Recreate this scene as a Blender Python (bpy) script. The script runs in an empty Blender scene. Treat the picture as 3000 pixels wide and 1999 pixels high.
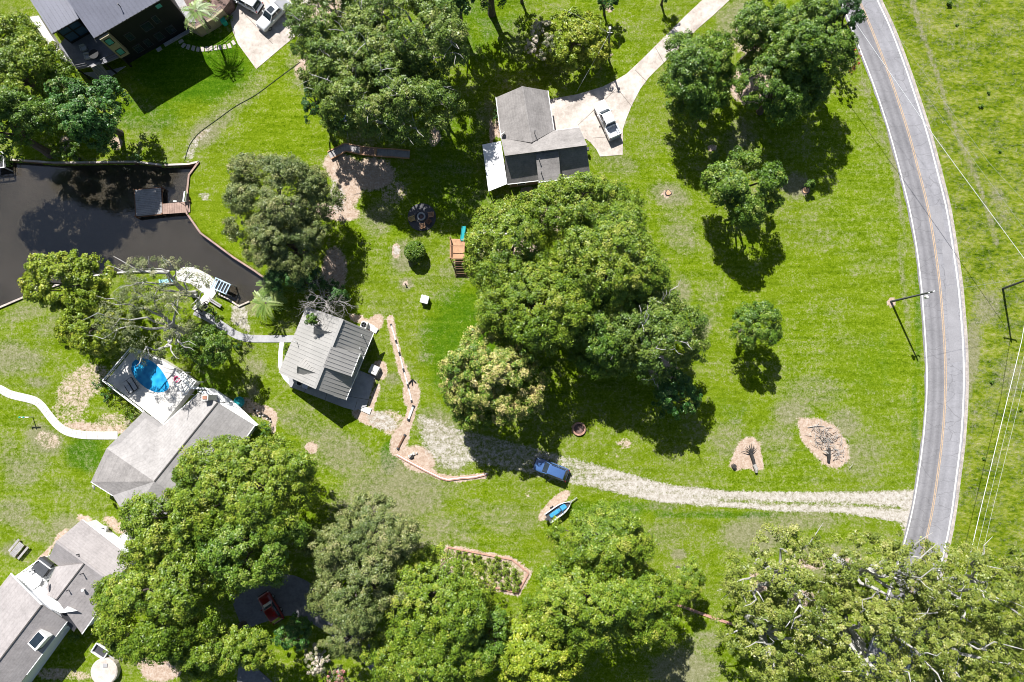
import bpy, math, random
import numpy as np
from mathutils import Vector, Matrix
from mathutils.geometry import tessellate_polygon
SC = bpy.context.scene
COL = SC.collection
# ------------------------------------------------------------------ camera, sky, sun, exposure
F, H, NADIR = 2000.0, 98.0, 180.0            # focal length in photo pixels, flying height, pixels from centre to the nadir
TH = math.atan(NADIR / F)
cam_d = bpy.data.cameras.new('camera'); cam = bpy.data.objects.new('camera', cam_d); COL.objects.link(cam)
cam_d.sensor_width = 36; cam_d.lens = 24; cam_d.clip_start = 1; cam_d.clip_end = 6000
cam.location = (0, 0, H); cam.rotation_euler = (TH, 0, 0); SC.camera = cam
ELEV = math.radians(47); SD = Vector((0.36, -0.933)).normalized()
W = bpy.data.worlds.new('World'); SC.world = W; W.use_nodes = True
sky = W.node_tree.nodes.new('ShaderNodeTexSky'); sky.sky_type = 'NISHITA'; sky.sun_disc = False
sky.sun_elevation = ELEV; sky.sun_rotation = math.atan2(-SD.x, -SD.y)
W.node_tree.links.new(sky.outputs[0], W.node_tree.nodes['Background'].inputs[0])
W.node_tree.nodes['Background'].inputs[1].default_value = 0.052
sd = bpy.data.lights.new('sun', 'SUN'); so = bpy.data.objects.new('sun', sd); COL.objects.link(so)
sd.energy = 5.0; sd.angle = math.radians(0.55); sd.color = (1.0, 0.975, 0.945)
so.rotation_euler = Vector((SD.x * math.cos(ELEV), SD.y * math.cos(ELEV), -math.sin(ELEV))).to_track_quat('-Z', 'Y').to_euler()
SC.view_settings.view_transform = 'Standard'; SC.view_settings.look = 'None'; SC.view_settings.gamma = 1
SC.view_settings.exposure = 0.9; SC.view_settings.use_curve_mapping = False
SC.cycles.filter_width = 1.0; SC.cycles.max_bounces = 6; SC.cycles.transparent_max_bounces = 8

def P(px, py, z=0.0):
    """photo pixel + height above the ground -> point in the place"""
    dx = (px - 1500) / F; dy = (py - 999.5) / F
    y = -dy * math.cos(TH) + math.sin(TH); zz = -dy * math.sin(TH) - math.cos(TH)
    t = (z - H) / zz
    return Vector((dx * t, y * t, z))
def Q(x, y, z=0.0):
    """point -> photo pixel (used only to look up the ground cover map)"""
    c, s = math.cos(TH), math.sin(TH)
    zz = z - H
    yc = y * c + zz * s; zc = -y * s + zz * c
    return 1500 + F * x / (-zc), 999.5 - F * yc / (-zc)
def mpp(px, py, z=0.0):
    return (P(px + 1, py, z) - P(px, py, z)).length

# ------------------------------------------------------------------ objects
def tag(o, label=None, cat=None, group=None, kind=None):
    if label: o['label'] = label
    if cat: o['category'] = cat
    if group: o['group'] = group
    if kind: o['kind'] = kind
    return o
def thing(name, label, cat, loc=(0, 0, 0), rz=0.0, group=None):
    o = bpy.data.objects.new(name, None); COL.objects.link(o)
    o.empty_display_size = 0.3; o.location = loc; o.rotation_euler = (0, 0, rz)
    return tag(o, label, cat, group)
def origin(o):
    v = Vector((0, 0, 0))
    while o is not None:
        v = v + o.location; o = o.parent
    return v
def copy_tree(o, parent=None):
    c = o.copy(); COL.objects.link(c)
    if parent is not None:
        c.parent = parent
    for ch in list(o.children): copy_tree(ch, c)
    return c
class MB:
    """collects faces; build() links them as ONE mesh object. World coordinates unless local=True."""
    def __init__(s): s.v = []; s.f = []
    def add(s, vs, fs):
        b = len(s.v); s.v += [tuple(v) for v in vs]; s.f += [tuple(i + b for i in f) for f in fs]; return s
    def face(s, vs): return s.add(vs, [tuple(range(len(vs)))])
    def box(s, c, size, rz=0.0, taper=1.0):
        x, y, z = size[0] / 2, size[1] / 2, size[2] / 2; cr, sr = math.cos(rz), math.sin(rz); out = []
        for k, (a, b, d) in enumerate([(-1,-1,-1),(1,-1,-1),(1,1,-1),(-1,1,-1),(-1,-1,1),(1,-1,1),(1,1,1),(-1,1,1)]):
            t = taper if d > 0 else 1.0
            X, Y = a * x * t, b * y * t
            out.append((c[0] + X * cr - Y * sr, c[1] + X * sr + Y * cr, c[2] + d * z))
        return s.add(out, [(0,3,2,1),(4,5,6,7),(0,1,5,4),(1,2,6,5),(2,3,7,6),(3,0,4,7)])
    def bar(s, a, b, w, h=None):
        """square bar from a to b"""
        a = Vector(a); b = Vector(b); h = h or w; d = (b - a)
        if d.length < 1e-6: return s
        d.normalize(); u = d.cross(Vector((0, 0, 1)))
        if u.length < 1e-3: u = Vector((1, 0, 0))
        u.normalize(); v = u.cross(d); u = u * (w / 2); v = v * (h / 2)
        return s.add([a-u-v, a+u-v, a+u+v, a-u+v, b-u-v, b+u-v, b+u+v, b-u+v],
                     [(0,1,2,3),(7,6,5,4),(0,4,5,1),(1,5,6,2),(2,6,7,3),(3,7,4,0)])
    def tube(s, pts, rad, n=6, cap=True):
        pts = [Vector(p) for p in pts]
        if not hasattr(rad, '__len__'): rad = [rad] * len(pts)
        b = len(s.v); prev = None
        for i, p in enumerate(pts):
            d = (pts[min(i + 1, len(pts) - 1)] - pts[max(i - 1, 0)])
            d = d.normalized() if d.length > 1e-9 else Vector((0, 0, 1))
            u = prev - d * prev.dot(d) if prev is not None else d.orthogonal()
            u = u.normalized() if u.length > 1e-6 else d.orthogonal().normalized()
            prev = u; w = d.cross(u)
            for k in range(n):
                a = 2 * math.pi * k / n
                s.v.append(tuple(p + (u * math.cos(a) + w * math.sin(a)) * rad[i]))
        for i in range(len(pts) - 1):
            for k in range(n):
                k2 = (k + 1) % n
                s.f.append((b + i*n + k, b + i*n + k2, b + (i+1)*n + k2, b + (i+1)*n + k))
        if cap:
            s.f.append(tuple(b + k for k in range(n))[::-1]); s.f.append(tuple(b + (len(pts)-1)*n + k for k in range(n)))
        return s
    def lathe(s, c, prof, n=20):
        """prof: (radius, height) pairs round the vertical through c"""
        b = len(s.v)
        for r, z in prof:
            for k in range(n):
                a = 2 * math.pi * k / n
                s.v.append((c[0] + r * math.cos(a), c[1] + r * math.sin(a), c[2] + z))
        for i in range(len(prof) - 1):
            for k in range(n):
                k2 = (k + 1) % n
                s.f.append((b + i*n + k, b + i*n + k2, b + (i+1)*n + k2, b + (i+1)*n + k))
        if prof[0][0] > 1e-4: s.f.append(tuple(b + k for k in range(n))[::-1])
        if prof[-1][0] > 1e-4: s.f.append(tuple(b + (len(prof)-1)*n + k for k in range(n)))
        return s
    def prism(s, pts, z0, z1):
        """vertical prism over a plan polygon (x,y); concave is fine"""
        n = len(pts); ar = sum(pts[i][0]*pts[(i+1) % n][1] - pts[(i+1) % n][0]*pts[i][1] for i in range(n))
        if ar < 0: pts = pts[::-1]
        z0 = z0 if hasattr(z0, '__len__') else [z0] * n
        vs = [(p[0], p[1], z0[i]) for i, p in enumerate(pts)] + [(p[0], p[1], z1) for p in pts]
        return s.add(vs, [tuple(range(n))[::-1], tuple(range(n, 2*n))] + [(i, (i+1) % n, n + (i+1) % n, n + i) for i in range(n)])
    def loft(s, secs, cap=True):
        """secs: list of rings with the same number of points"""
        b = len(s.v); n = len(secs[0])
        for r in secs: s.v += [tuple(p) for p in r]
        for i in range(len(secs) - 1):
            for k in range(n):
                k2 = (k + 1) % n
                s.f.append((b + i*n + k, b + i*n + k2, b + (i+1)*n + k2, b + (i+1)*n + k))
        if cap:
            s.f.append(tuple(b + k for k in range(n))[::-1]); s.f.append(tuple(b + (len(secs)-1)*n + k for k in range(n)))
        return s
    def build(s, name, mat, parent=None, local=False, smooth=False, bevel=0.0, recalc=True, loc=None):
        me = bpy.data.meshes.new(name)
        off = Vector((0, 0, 0)) if (local or parent is None) else origin(parent)
        if loc is not None: off = Vector(loc)
        me.from_pydata([(v[0]-off.x, v[1]-off.y, v[2]-off.z) for v in s.v], [], s.f)
        if recalc:
            import bmesh
            bm = bmesh.new(); bm.from_mesh(me); bmesh.ops.recalc_face_normals(bm, faces=bm.faces)
            if bevel > 0:
                bmesh.ops.bevel(bm, geom=[e for e in bm.edges if e.is_manifold and e.calc_face_angle(0) > 0.5], offset=bevel, segments=2, affect='EDGES', clamp_overlap=True)
            bm.to_mesh(me); bm.free()
        if smooth: me.polygons.foreach_set('use_smooth', [True] * len(me.polygons))
        me.materials.append(mat)
        o = bpy.data.objects.new(name, me); COL.objects.link(o)
        if parent is not None: o.parent = parent
        if loc is not None: o.location = loc
        return o

# ------------------------------------------------------------------ materials
def N(nt, typ, ins=None, **props):
    nd = nt.nodes.new(typ)
    for k, v in props.items(): setattr(nd, k, v)
    for k, v in (ins or {}).items():
        s = nd.inputs[k]
        if isinstance(v, bpy.types.NodeSocket): nt.links.new(v, s)
        else: s.default_value = v
    return nd
def newmat(name):
    m = bpy.data.materials.new(name); m.use_nodes = True
    nt = m.node_tree; return m, nt, nt.nodes['Principled BSDF']
def c4(c): return (c[0], c[1], c[2], 1)
def noise(nt, vec, scale, detail=4, rough=0.6):
    return N(nt, 'ShaderNodeTexNoise', {'Vector': vec, 'Scale': scale, 'Detail': detail, 'Roughness': rough}).outputs['Fac']
def math_(nt, op, a, b=None, c=None, clamp=False):
    d = {0: a}
    if b is not None: d[1] = b
    if c is not None: d[2] = c
    return N(nt, 'ShaderNodeMath', d, operation=op, use_clamp=clamp).outputs[0]
def smooth(nt, v, a, b, o0=0.0, o1=1.0):
    return N(nt, 'ShaderNodeMapRange', {0: v, 1: a, 2: b, 3: o0, 4: o1}, interpolation_type='SMOOTHSTEP').outputs[0]
def mix(nt, f, a, b, mode='MIX'):
    nd = nt.nodes.new('ShaderNodeMix'); nd.data_type = 'RGBA'; nd.blend_type = mode
    for s, v in ((nd.inputs[0], f), (nd.inputs[6], a), (nd.inputs[7], b)):
        if isinstance(v, bpy.types.NodeSocket): nt.links.new(v, s)
        else: s.default_value = v if not isinstance(v, tuple) else (v if len(v) == 4 else c4(v))
    return nd.outputs[2]
def ramp(nt, f, stops):
    nd = nt.nodes.new('ShaderNodeValToRGB'); nt.links.new(f, nd.inputs[0])
    el = nd.color_ramp.elements
    while len(el) < len(stops): el.new(0.5)
    for e, (p, c) in zip(el, stops): e.position = p; e.color = c4(c)
    return nd.outputs[0]
def attr(nt, name): return N(nt, 'ShaderNodeAttribute', attribute_name=name).outputs['Fac']
def plain(name, col, rough=0.6, metal=0.0, spec=0.4, var=0.18, scale=1.2, coat=0.0, col2=None, fine=6.0, bump=0.0):
    m, nt, b = newmat(name)
    pos = N(nt, 'ShaderNodeNewGeometry').outputs['Position']
    n1 = noise(nt, pos, scale, 5, 0.65); n2 = noise(nt, pos, fine, 3, 0.7)
    f = math_(nt, 'ADD', math_(nt, 'MULTIPLY', n1, 0.6), math_(nt, 'MULTIPLY', n2, 0.4))
    lo = tuple(x * (1 - var) for x in col); hi = tuple(min(1, x * (1 + var)) for x in col)
    if col2: lo = col2
    c = ramp(nt, f, [(0.36, lo), (0.62, hi)])
    nt.links.new(c, b.inputs['Base Color'])
    b.inputs['Roughness'].default_value = rough; b.inputs['Metallic'].default_value = metal
    b.inputs['Specular IOR Level'].default_value = spec; b.inputs['Coat Weight'].default_value = coat
    if bump: nt.links.new(N(nt, 'ShaderNodeBump', {'Strength': bump, 'Distance': 0.05, 'Height': n2}).outputs[0], b.inputs['Normal'])
    return m

def shingles(name, col, var):
    m, nt, b = newmat(name); pos = N(nt, 'ShaderNodeNewGeometry').outputs['Position']
    z = N(nt, 'ShaderNodeSeparateXYZ', {0: pos}).outputs[2]
    course = math_(nt, 'FRACT', math_(nt, 'MULTIPLY', math_(nt, 'ADD', z, math_(nt, 'MULTIPLY', noise(nt, pos, 1.5, 2), .05)), 6.0))
    n1 = noise(nt, pos, .45, 5, .65); n2 = noise(nt, pos, 3.2, 4, .75); st = noise(nt, N(nt, 'ShaderNodeMapping', {'Vector': pos, 'Scale': (1, 1, .15)}).outputs[0], 1.1, 3, .6)
    f = math_(nt, 'ADD', math_(nt, 'MULTIPLY', n1, .4), math_(nt, 'ADD', math_(nt, 'MULTIPLY', n2, .4), math_(nt, 'MULTIPLY', st, .2)))
    c = ramp(nt, f, [(.36, tuple(x*(1-var) for x in col)), (.5, col), (.64, tuple(x*(1+var) for x in col))])
    c = mix(nt, smooth(nt, course, .0, .35, .16, 0.0), c, tuple(x*.35 for x in col))
    nt.links.new(c, b.inputs['Base Color']); b.inputs['Roughness'].default_value = .92; b.inputs['Specular IOR Level'].default_value = .15
    nt.links.new(N(nt, 'ShaderNodeBump', {'Strength': .5, 'Distance': .05, 'Height': n2}).outputs[0], b.inputs['Normal'])
    return m
def ground_material():
    m, nt, b = newmat('ground_cover')
    pos = N(nt, 'ShaderNodeNewGeometry').outputs['Position']
    nb = noise(nt, pos, 0.055, 4, 0.6); nm = noise(nt, pos, 0.33, 5, 0.68); nf = noise(nt, pos, 1.7, 4, 0.72); nx = noise(nt, pos, 4.2, 3, 0.75)
    mp = N(nt, 'ShaderNodeMapping', {'Vector': pos, 'Rotation': (0, 0, math.radians(-6)), 'Scale': (0.16, 1.5, 1)}).outputs[0]
    mow = noise(nt, mp, 0.9, 3, 0.6)
    g = math_(nt, 'ADD', math_(nt, 'ADD', math_(nt, 'MULTIPLY', nm, 0.16), math_(nt, 'MULTIPLY', nf, 0.30)), math_(nt, 'ADD', math_(nt, 'MULTIPLY', nx, 0.34), math_(nt, 'MULTIPLY', mow, 0.20)))
    grass = ramp(nt, g, [(0.40, (0.044, 0.080, 0.002)), (0.475, (0.094, 0.150, 0.004)), (0.53, (0.136, 0.194, 0.008)), (0.60, (0.215, 0.245, 0.055))])
    grass = mix(nt, smooth(nt, nb, 0.42, 0.62, 0.0, 0.45), grass, mix(nt, 0.5, grass, (0.14, 0.18, 0.012), 'MIX'))
    lush = ramp(nt, g, [(0.40, (0.022, 0.068, 0.002)), (0.5, (0.052, 0.118, 0.004)), (0.60, (0.105, 0.172, 0.010))])
    grass = mix(nt, smooth(nt, math_(nt, 'ADD', attr(nt, 'lush'), math_(nt, 'MULTIPLY', math_(nt, 'SUBTRACT', nm, 0.5), 0.9)), 0.25, 0.7), grass, lush)
    # rough meadow beyond the road: clumps combed one way
    mf = N(nt, 'ShaderNodeMapping', {'Vector': pos, 'Rotation': (0, 0, math.radians(28)), 'Scale': (0.55, 1.25, 1)}).outputs[0]
    f1 = noise(nt, mf, 1.9, 5, 0.74); f2 = noise(nt, mf, 0.4, 3, 0.6)
    ff = math_(nt, 'ADD', math_(nt, 'MULTIPLY', f1, 0.62), math_(nt, 'MULTIPLY', f2, 0.38))
    field = ramp(nt, ff, [(0.37, (0.022, 0.048, 0.002)), (0.45, (0.070, 0.112, 0.004)), (0.52, (0.124, 0.165, 0.008)), (0.59, (0.195, 0.215, 0.04)), (0.66, (0.29, 0.27, 0.15))])
    grass = mix(nt, smooth(nt, attr(nt, 'field'), 0.3, 0.7), grass, field)
    def cover(name, kb, km, kf, kx, a, c, mx=1.0):
        s = attr(nt, name)
        for n_, k in ((nb, kb), (nm, km), (nf, kf), (nx, kx)):
            if k: s = math_(nt, 'ADD', s, math_(nt, 'MULTIPLY', math_(nt, 'SUBTRACT', n_, 0.5), k))
        return smooth(nt, s, a, c, 0.0, mx)
    dryc = ramp(nt, math_(nt, 'ADD', math_(nt, 'MULTIPLY', nf, 0.5), math_(nt, 'MULTIPLY', nx, 0.5)), [(0.36, (0.125, 0.122, 0.060)), (0.5, (0.190, 0.178, 0.108)), (0.64, (0.285, 0.262, 0.20))])
    col = mix(nt, cover('dry', 0.4, 0.95, 1.1, 0.7, 0.30, 0.92, 0.80), grass, dryc)
    dirtc = ramp(nt, math_(nt, 'ADD', math_(nt, 'MULTIPLY', nf, 0.55), math_(nt, 'MULTIPLY', nx, 0.45)), [(0.34, (0.27, 0.185, 0.135)), (0.48, (0.385, 0.285, 0.22)), (0.62, (0.49, 0.41, 0.345))])
    col = mix(nt, cover('dirt', 0.0, 0.6, 0.9, 0.8, 0.32, 0.70, 0.96), col, dirtc)
    gmap = N(nt, 'ShaderNodeMapping', {'Vector': pos, 'Rotation': (0, 0, math.radians(7)), 'Scale': (0.25, 2.4, 1)}).outputs[0]
    gst = noise(nt, gmap, 0.7, 3, 0.6)
    ng = noise(nt, pos, 9.0, 3, 0.7)
    gravc = ramp(nt, math_(nt, 'ADD', math_(nt, 'MULTIPLY', ng, 0.55), math_(nt, 'MULTIPLY', nf, 0.45)), [(0.36, (0.27, 0.235, 0.20)), (0.5, (0.40, 0.365, 0.325)), (0.62, (0.52, 0.495, 0.46))])
    trk = smooth(nt, math_(nt, 'ADD', attr(nt, 'gravel'), math_(nt, 'MULTIPLY', math_(nt, 'SUBTRACT', nf, 0.5), 0.8)), 0.30, 0.62, 0.0, 0.72)
    col = mix(nt, trk, col, ramp(nt, nx, [(0.36, (0.16, 0.145, 0.085)), (0.6, (0.32, 0.285, 0.225))]))
    gf = smooth(nt, math_(nt, 'ADD', math_(nt, 'ADD', attr(nt, 'gravel'), math_(nt, 'MULTIPLY', math_(nt, 'SUBTRACT', gst, 0.5), 0.9)), math_(nt, 'ADD', math_(nt, 'MULTIPLY', math_(nt, 'SUBTRACT', nf, 0.5), 1.5), math_(nt, 'MULTIPLY', math_(nt, 'SUBTRACT', nx, 0.5), 1.0))), 0.30, 0.86, 0.0, 0.92)
    col = mix(nt, gf, col, gravc)
    nt.links.new(col, b.inputs['Base Color'])
    b.inputs['Roughness'].default_value = 0.95; b.inputs['Specular IOR Level'].default_value = 0.0
    hgt = math_(nt, 'ADD', math_(nt, 'MULTIPLY', nf, 0.6), math_(nt, 'MULTIPLY', nx, 0.5))
    nt.links.new(N(nt, 'ShaderNodeBump', {'Strength': 0.55, 'Distance': 0.12, 'Height': hgt}).outputs[0], b.inputs['Normal'])
    return m

def leaf_material(name, stops, trans=0.15, gloss=0.4, rough=0.42):
    m, nt, b = newmat(name)
    stops = [(p, (min(.9, c[0]*1.58), min(.9, c[1]*1.5), c[2]*1.3)) for p, c in stops]
    col = ramp(nt, attr(nt, 'tint'), stops)
    nt.links.new(col, b.inputs['Base Color'])
    b.inputs['Roughness'].default_value = rough; b.inputs['Specular IOR Level'].default_value = gloss
    t = N(nt, 'ShaderNodeBsdfTranslucent', {0: mix(nt, 0.5, col, (0.20, 0.28, 0.005))})
    ms = N(nt, 'ShaderNodeMixShader', {0: trans, 1: b.outputs[0], 2: t.outputs[0]})
    nt.links.new(ms.outputs[0], nt.nodes['Material Output'].inputs[0])
    return m

M = {}
M['ground'] = ground_material()
M['asphalt'] = plain('asphalt', (0.215, 0.208, 0.218), 0.85, var=0.2, scale=0.35, fine=2.5, spec=0.25)
M['shoulder'] = plain('shoulder_gravel', (0.33, 0.295, 0.265), 0.9, var=0.35, scale=1.2, fine=4)
M['white_paint'] = plain('white_road_paint', (0.62, 0.61, 0.58), 0.7, var=0.25, scale=2, fine=5)
M['yellow_paint'] = plain('yellow_road_paint', (0.40, 0.29, 0.19), 0.7, var=0.25, scale=2, fine=5)
M['concrete'] = plain('concrete', (0.47, 0.42, 0.375), 0.85, var=0.2, scale=0.3, fine=1.6, col2=(0.31, 0.265, 0.225))
M['concrete_light'] = plain('pale_concrete', (0.54, 0.52, 0.485), 0.85, var=0.14, scale=0.7, fine=3)
M['concrete_grey'] = plain('grey_concrete', (0.33, 0.325, 0.33), 0.85, var=0.15, scale=0.5, fine=2)
M['joint'] = plain('slab_joint', (0.15, 0.13, 0.11), 0.9)
M['stone'] = plain('flagstone', (0.42, 0.38, 0.34), 0.85, var=0.15)
M['brick'] = plain('brick', (0.30, 0.15, 0.10), 0.9, var=0.3, fine=8)
M['edging'] = plain('pink_edging_brick', (0.40, 0.23, 0.17), 0.9, var=0.3, fine=6)
M['black_edging'] = plain('mossy_edging', (0.035, 0.05, 0.018), 0.8)
M['shingle_grey'] = shingles('grey_shingles', (0.235, 0.22, 0.21), 0.3)
M['shingle_tan'] = shingles('tan_shingles', (0.325, 0.308, 0.297), 0.22)
M['shingle_brown'] = shingles('taupe_shingles', (0.31, 0.285, 0.277), 0.22)
M['ridge_dark'] = plain('dark_ridge_cap', (0.07, 0.065, 0.06), 0.9)
M['metal_dark'] = plain('charcoal_metal_roof', (0.165, 0.17, 0.21), 0.5, metal=0.0, spec=0.5, var=0.12, scale=0.4)
M['metal_grey'] = plain('grey_metal_roof', (0.30, 0.29, 0.272), 0.42, spec=0.5, var=0.1, scale=0.4)
M['metal_white'] = plain('white_metal_roof', (0.80, 0.80, 0.79), 0.45, var=0.03, scale=0.6)
M['black_wall'] = plain('black_siding', (0.012, 0.013, 0.017), 0.6, spec=0.3)
M['tan_wall'] = plain('tan_stucco', (0.31, 0.26, 0.175), 0.9, var=0.12)
M['white_wall'] = plain('white_siding', (0.74, 0.75, 0.78), 0.7, var=0.06)
M['grey_wall'] = plain('grey_siding', (0.36, 0.37, 0.38), 0.7, var=0.08)
M['brick_wall'] = plain('brick_wall', (0.27, 0.17, 0.13), 0.9, var=0.25, fine=8)
M['white'] = plain('white_trim', (0.74, 0.74, 0.73), 0.5, var=0.05)
M['offwhite'] = plain('weathered_white', (0.55, 0.54, 0.51), 0.7, var=0.15)
M['teal_glass'] = plain('teal_window_glass', (0.10, 0.36, 0.33), 0.12, spec=0.6, var=0.1)
M['glass'] = plain('dark_glass', (0.02, 0.03, 0.04), 0.06, spec=0.8, var=0.2)
M['blue_glass'] = plain('bluish_glass', (0.05, 0.10, 0.17), 0.08, spec=0.8, var=0.2)
M['black'] = plain('black_rubber', (0.014, 0.014, 0.015), 0.7, var=0.2)
M['dark_metal'] = plain('dark_metal', (0.05, 0.05, 0.055), 0.5, var=0.2)
M['steel'] = plain('steel', (0.42, 0.43, 0.44), 0.35, metal=0.6, var=0.1)
M['galv'] = plain('galvanised_metal', (0.45, 0.46, 0.46), 0.45, metal=0.3, var=0.15)
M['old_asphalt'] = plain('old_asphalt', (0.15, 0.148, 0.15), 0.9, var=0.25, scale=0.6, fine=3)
M['deck_dark'] = plain('dark_deck_boards', (0.15, 0.15, 0.165), 0.7, var=0.2)
M['deck_wood'] = plain('weathered_deck_wood', (0.30, 0.205, 0.165), 0.8, var=0.25, fine=5)
M['deck_grey'] = plain('grey_deck_boards', (0.29, 0.275, 0.27), 0.8, var=0.22, fine=4)
M['cedar'] = plain('cedar_wood', (0.42, 0.24, 0.135), 0.75, var=0.2, fine=5)
M['cedar_dark'] = plain('dark_cedar', (0.16, 0.085, 0.05), 0.8, var=0.25)
M['pole_wood'] = plain('utility_pole_wood', (0.085, 0.09, 0.092), 0.8, var=0.25)
M['bark'] = plain('bark', (0.085, 0.07, 0.058), 0.95, var=0.35, fine=5)
M['bark_pale'] = plain('pale_bark', (0.34, 0.325, 0.30), 0.9, var=0.25, fine=4)
M['bark_white'] = plain('bleached_bark', (0.36, 0.35, 0.325), 0.9, var=0.22, fine=4)
M['dead_wood'] = plain('dead_grey_wood', (0.33, 0.31, 0.285), 0.9, var=0.25)
M['log_dark'] = plain('charred_log', (0.03, 0.028, 0.026), 0.9, var=0.3)
M['cut_wood'] = plain('fresh_cut_wood', (0.48, 0.29, 0.17), 0.85, var=0.25)
M['mulch'] = plain('mulch', (0.15, 0.10, 0.085), 0.95, var=0.5, scale=2, fine=6)
M['car_white'] = plain('white_car_paint', (0.78, 0.79, 0.80), 0.25, coat=0.6, var=0.02)
M['car_silver'] = plain('silver_car_paint', (0.60, 0.61, 0.62), 0.28, coat=0.6, var=0.03)
M['car_blue'] = plain('navy_car_paint', (0.055, 0.115, 0.27), 0.16, coat=1.0, spec=0.7, var=0.05)
M['car_red'] = plain('red_car_paint', (0.17, 0.008, 0.008), 0.25, coat=0.8, var=0.06)
M['bed_grey'] = plain('pickup_bed_liner', (0.42, 0.44, 0.47), 0.6, var=0.1)
M['cover_grey'] = plain('grey_bed_cover', (0.23, 0.235, 0.25), 0.7, var=0.1)
M['lamp_clear'] = plain('clear_lamp', (0.7, 0.7, 0.68), 0.1, spec=0.8)
M['lamp_red'] = plain('red_lamp', (0.35, 0.02, 0.02), 0.15, spec=0.7)
M['green_plastic'] = plain('green_plastic', (0.02, 0.34, 0.24), 0.45, var=0.08)
M['teal_plastic'] = plain('teal_plastic', (0.01, 0.22, 0.24), 0.35, var=0.1)
M['lime_plastic'] = plain('lime_kayak_plastic', (0.08, 0.48, 0.02), 0.4, var=0.12)
M['blue_plastic'] = plain('blue_kayak_plastic', (0.02, 0.13, 0.42), 0.4, var=0.15)
M['boat_blue'] = plain('blue_boat_seat', (0.04, 0.26, 0.46), 0.5, var=0.3, fine=5)
M['pink_plastic'] = plain('pink_float', (0.62, 0.10, 0.20), 0.5)
M['canvas'] = plain('grey_canvas', (0.36, 0.365, 0.37), 0.8, var=0.12)
M['dark_cover'] = plain('dark_tub_cover', (0.055, 0.06, 0.068), 0.7, var=0.2)
M['wire'] = plain('cable', (0.62, 0.63, 0.64), 0.4, var=0.05)
M['wire_dark'] = plain('dark_cable', (0.30, 0.31, 0.30), 0.5, var=0.05)
M['pvc'] = plain('white_pvc_pipe', (0.74, 0.72, 0.68), 0.45, var=0.06)
M['water'] = None
def water_material():
    m, nt, b = newmat('pond_water')
    pos = N(nt, 'ShaderNodeNewGeometry').outputs['Position']
    n = noise(nt, pos, 0.12, 3, 0.5)
    nt.links.new(ramp(nt, n, [(0.35, (0.040, 0.034, 0.024)), (0.65, (0.056, 0.048, 0.035))]), b.inputs['Base Color'])
    b.inputs['Roughness'].default_value = 0.07; b.inputs['IOR'].default_value = 1.5; b.inputs['Specular IOR Level'].default_value = 1.0
    b.inputs['Subsurface Weight'].default_value = 1.0; b.inputs['Subsurface Radius'].default_value = (1.0, 0.9, 0.75); b.inputs['Subsurface Scale'].default_value = 0.55
    w = noise(nt, pos, 2.2, 3, 0.6)
    nt.links.new(N(nt, 'ShaderNodeBump', {'Strength': 0.25, 'Distance': 0.05, 'Height': w}).outputs[0], b.inputs['Normal'])
    return m
M['water'] = water_material()
def pool_material():
    m, nt, b = newmat('pool_water')
    pos = N(nt, 'ShaderNodeNewGeometry').outputs['Position']
    v = N(nt, 'ShaderNodeTexVoronoi', {'Vector': pos, 'Scale': 1.6}, feature='SMOOTH_F1').outputs['Distance']
    nt.links.new(ramp(nt, v, [(0.2, (0.012, 0.20, 0.46)), (0.7, (0.03, 0.34, 0.58))]), b.inputs['Base Color'])  # paler caustic dapple of light is painted into the water colour
    b.inputs['Roughness'].default_value = 0.06; b.inputs['IOR'].default_value = 1.33
    nt.links.new(N(nt, 'ShaderNodeBump', {'Strength': 0.2, 'Distance': 0.05, 'Height': noise(nt, pos, 3, 3, 0.6)}).outputs[0], b.inputs['Normal'])
    return m
M['pool'] = pool_material()
# leaves: colour differs from leaf spray to leaf spray, and the cream kind has more blossom tips towards the top
M['leaf_oak'] = leaf_material('oak_leaves', [(0.0, (0.030, 0.072, 0.009)), (0.4, (0.056, 0.116, 0.010)), (0.75, (0.098, 0.160, 0.016)), (1.0, (0.165, 0.205, 0.05))])
M['leaf_pecan'] = leaf_material('pecan_leaves', [(0.0, (0.036, 0.078, 0.012)), (0.4, (0.070, 0.122, 0.016)), (0.75, (0.115, 0.162, 0.026)), (1.0, (0.19, 0.21, 0.08))])
M['leaf_dark'] = leaf_material('dark_evergreen_leaves', [(0.0, (0.014, 0.050, 0.012)), (0.5, (0.028, 0.082, 0.018)), (1.0, (0.060, 0.122, 0.028))])
M['leaf_yellow'] = leaf_material('yellow_green_leaves', [(0.0, (0.070, 0.120, 0.006)), (0.4, (0.125, 0.180, 0.010)), (0.75, (0.195, 0.235, 0.020)), (1.0, (0.29, 0.29, 0.06))])
M['leaf_olive'] = leaf_material('grey_olive_leaves', [(0.0, (0.050, 0.082, 0.022)), (0.4, (0.090, 0.122, 0.036)), (0.75, (0.150, 0.172, 0.062)), (1.0, (0.23, 0.225, 0.12))])
M['leaf_cream'] = leaf_material('cream_tipped_leaves', [(0.0, (0.040, 0.095, 0.010)), (0.35, (0.085, 0.150, 0.014)), (0.6, (0.19, 0.21, 0.05)), (1.0, (0.40, 0.34, 0.17))])
M['leaf_magnolia'] = leaf_material('magnolia_leaves', [(0.0, (0.016, 0.062, 0.012)), (0.5, (0.036, 0.105, 0.018)), (0.85, (0.085, 0.155, 0.03)), (1.0, (0.20, 0.22, 0.10))], gloss=0.4, rough=0.42)
M['leaf_palm'] = leaf_material('palm_leaves', [(0.0, (0.05, 0.11, 0.02)), (0.5, (0.10, 0.17, 0.035)), (1.0, (0.20, 0.24, 0.09))])
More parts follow.
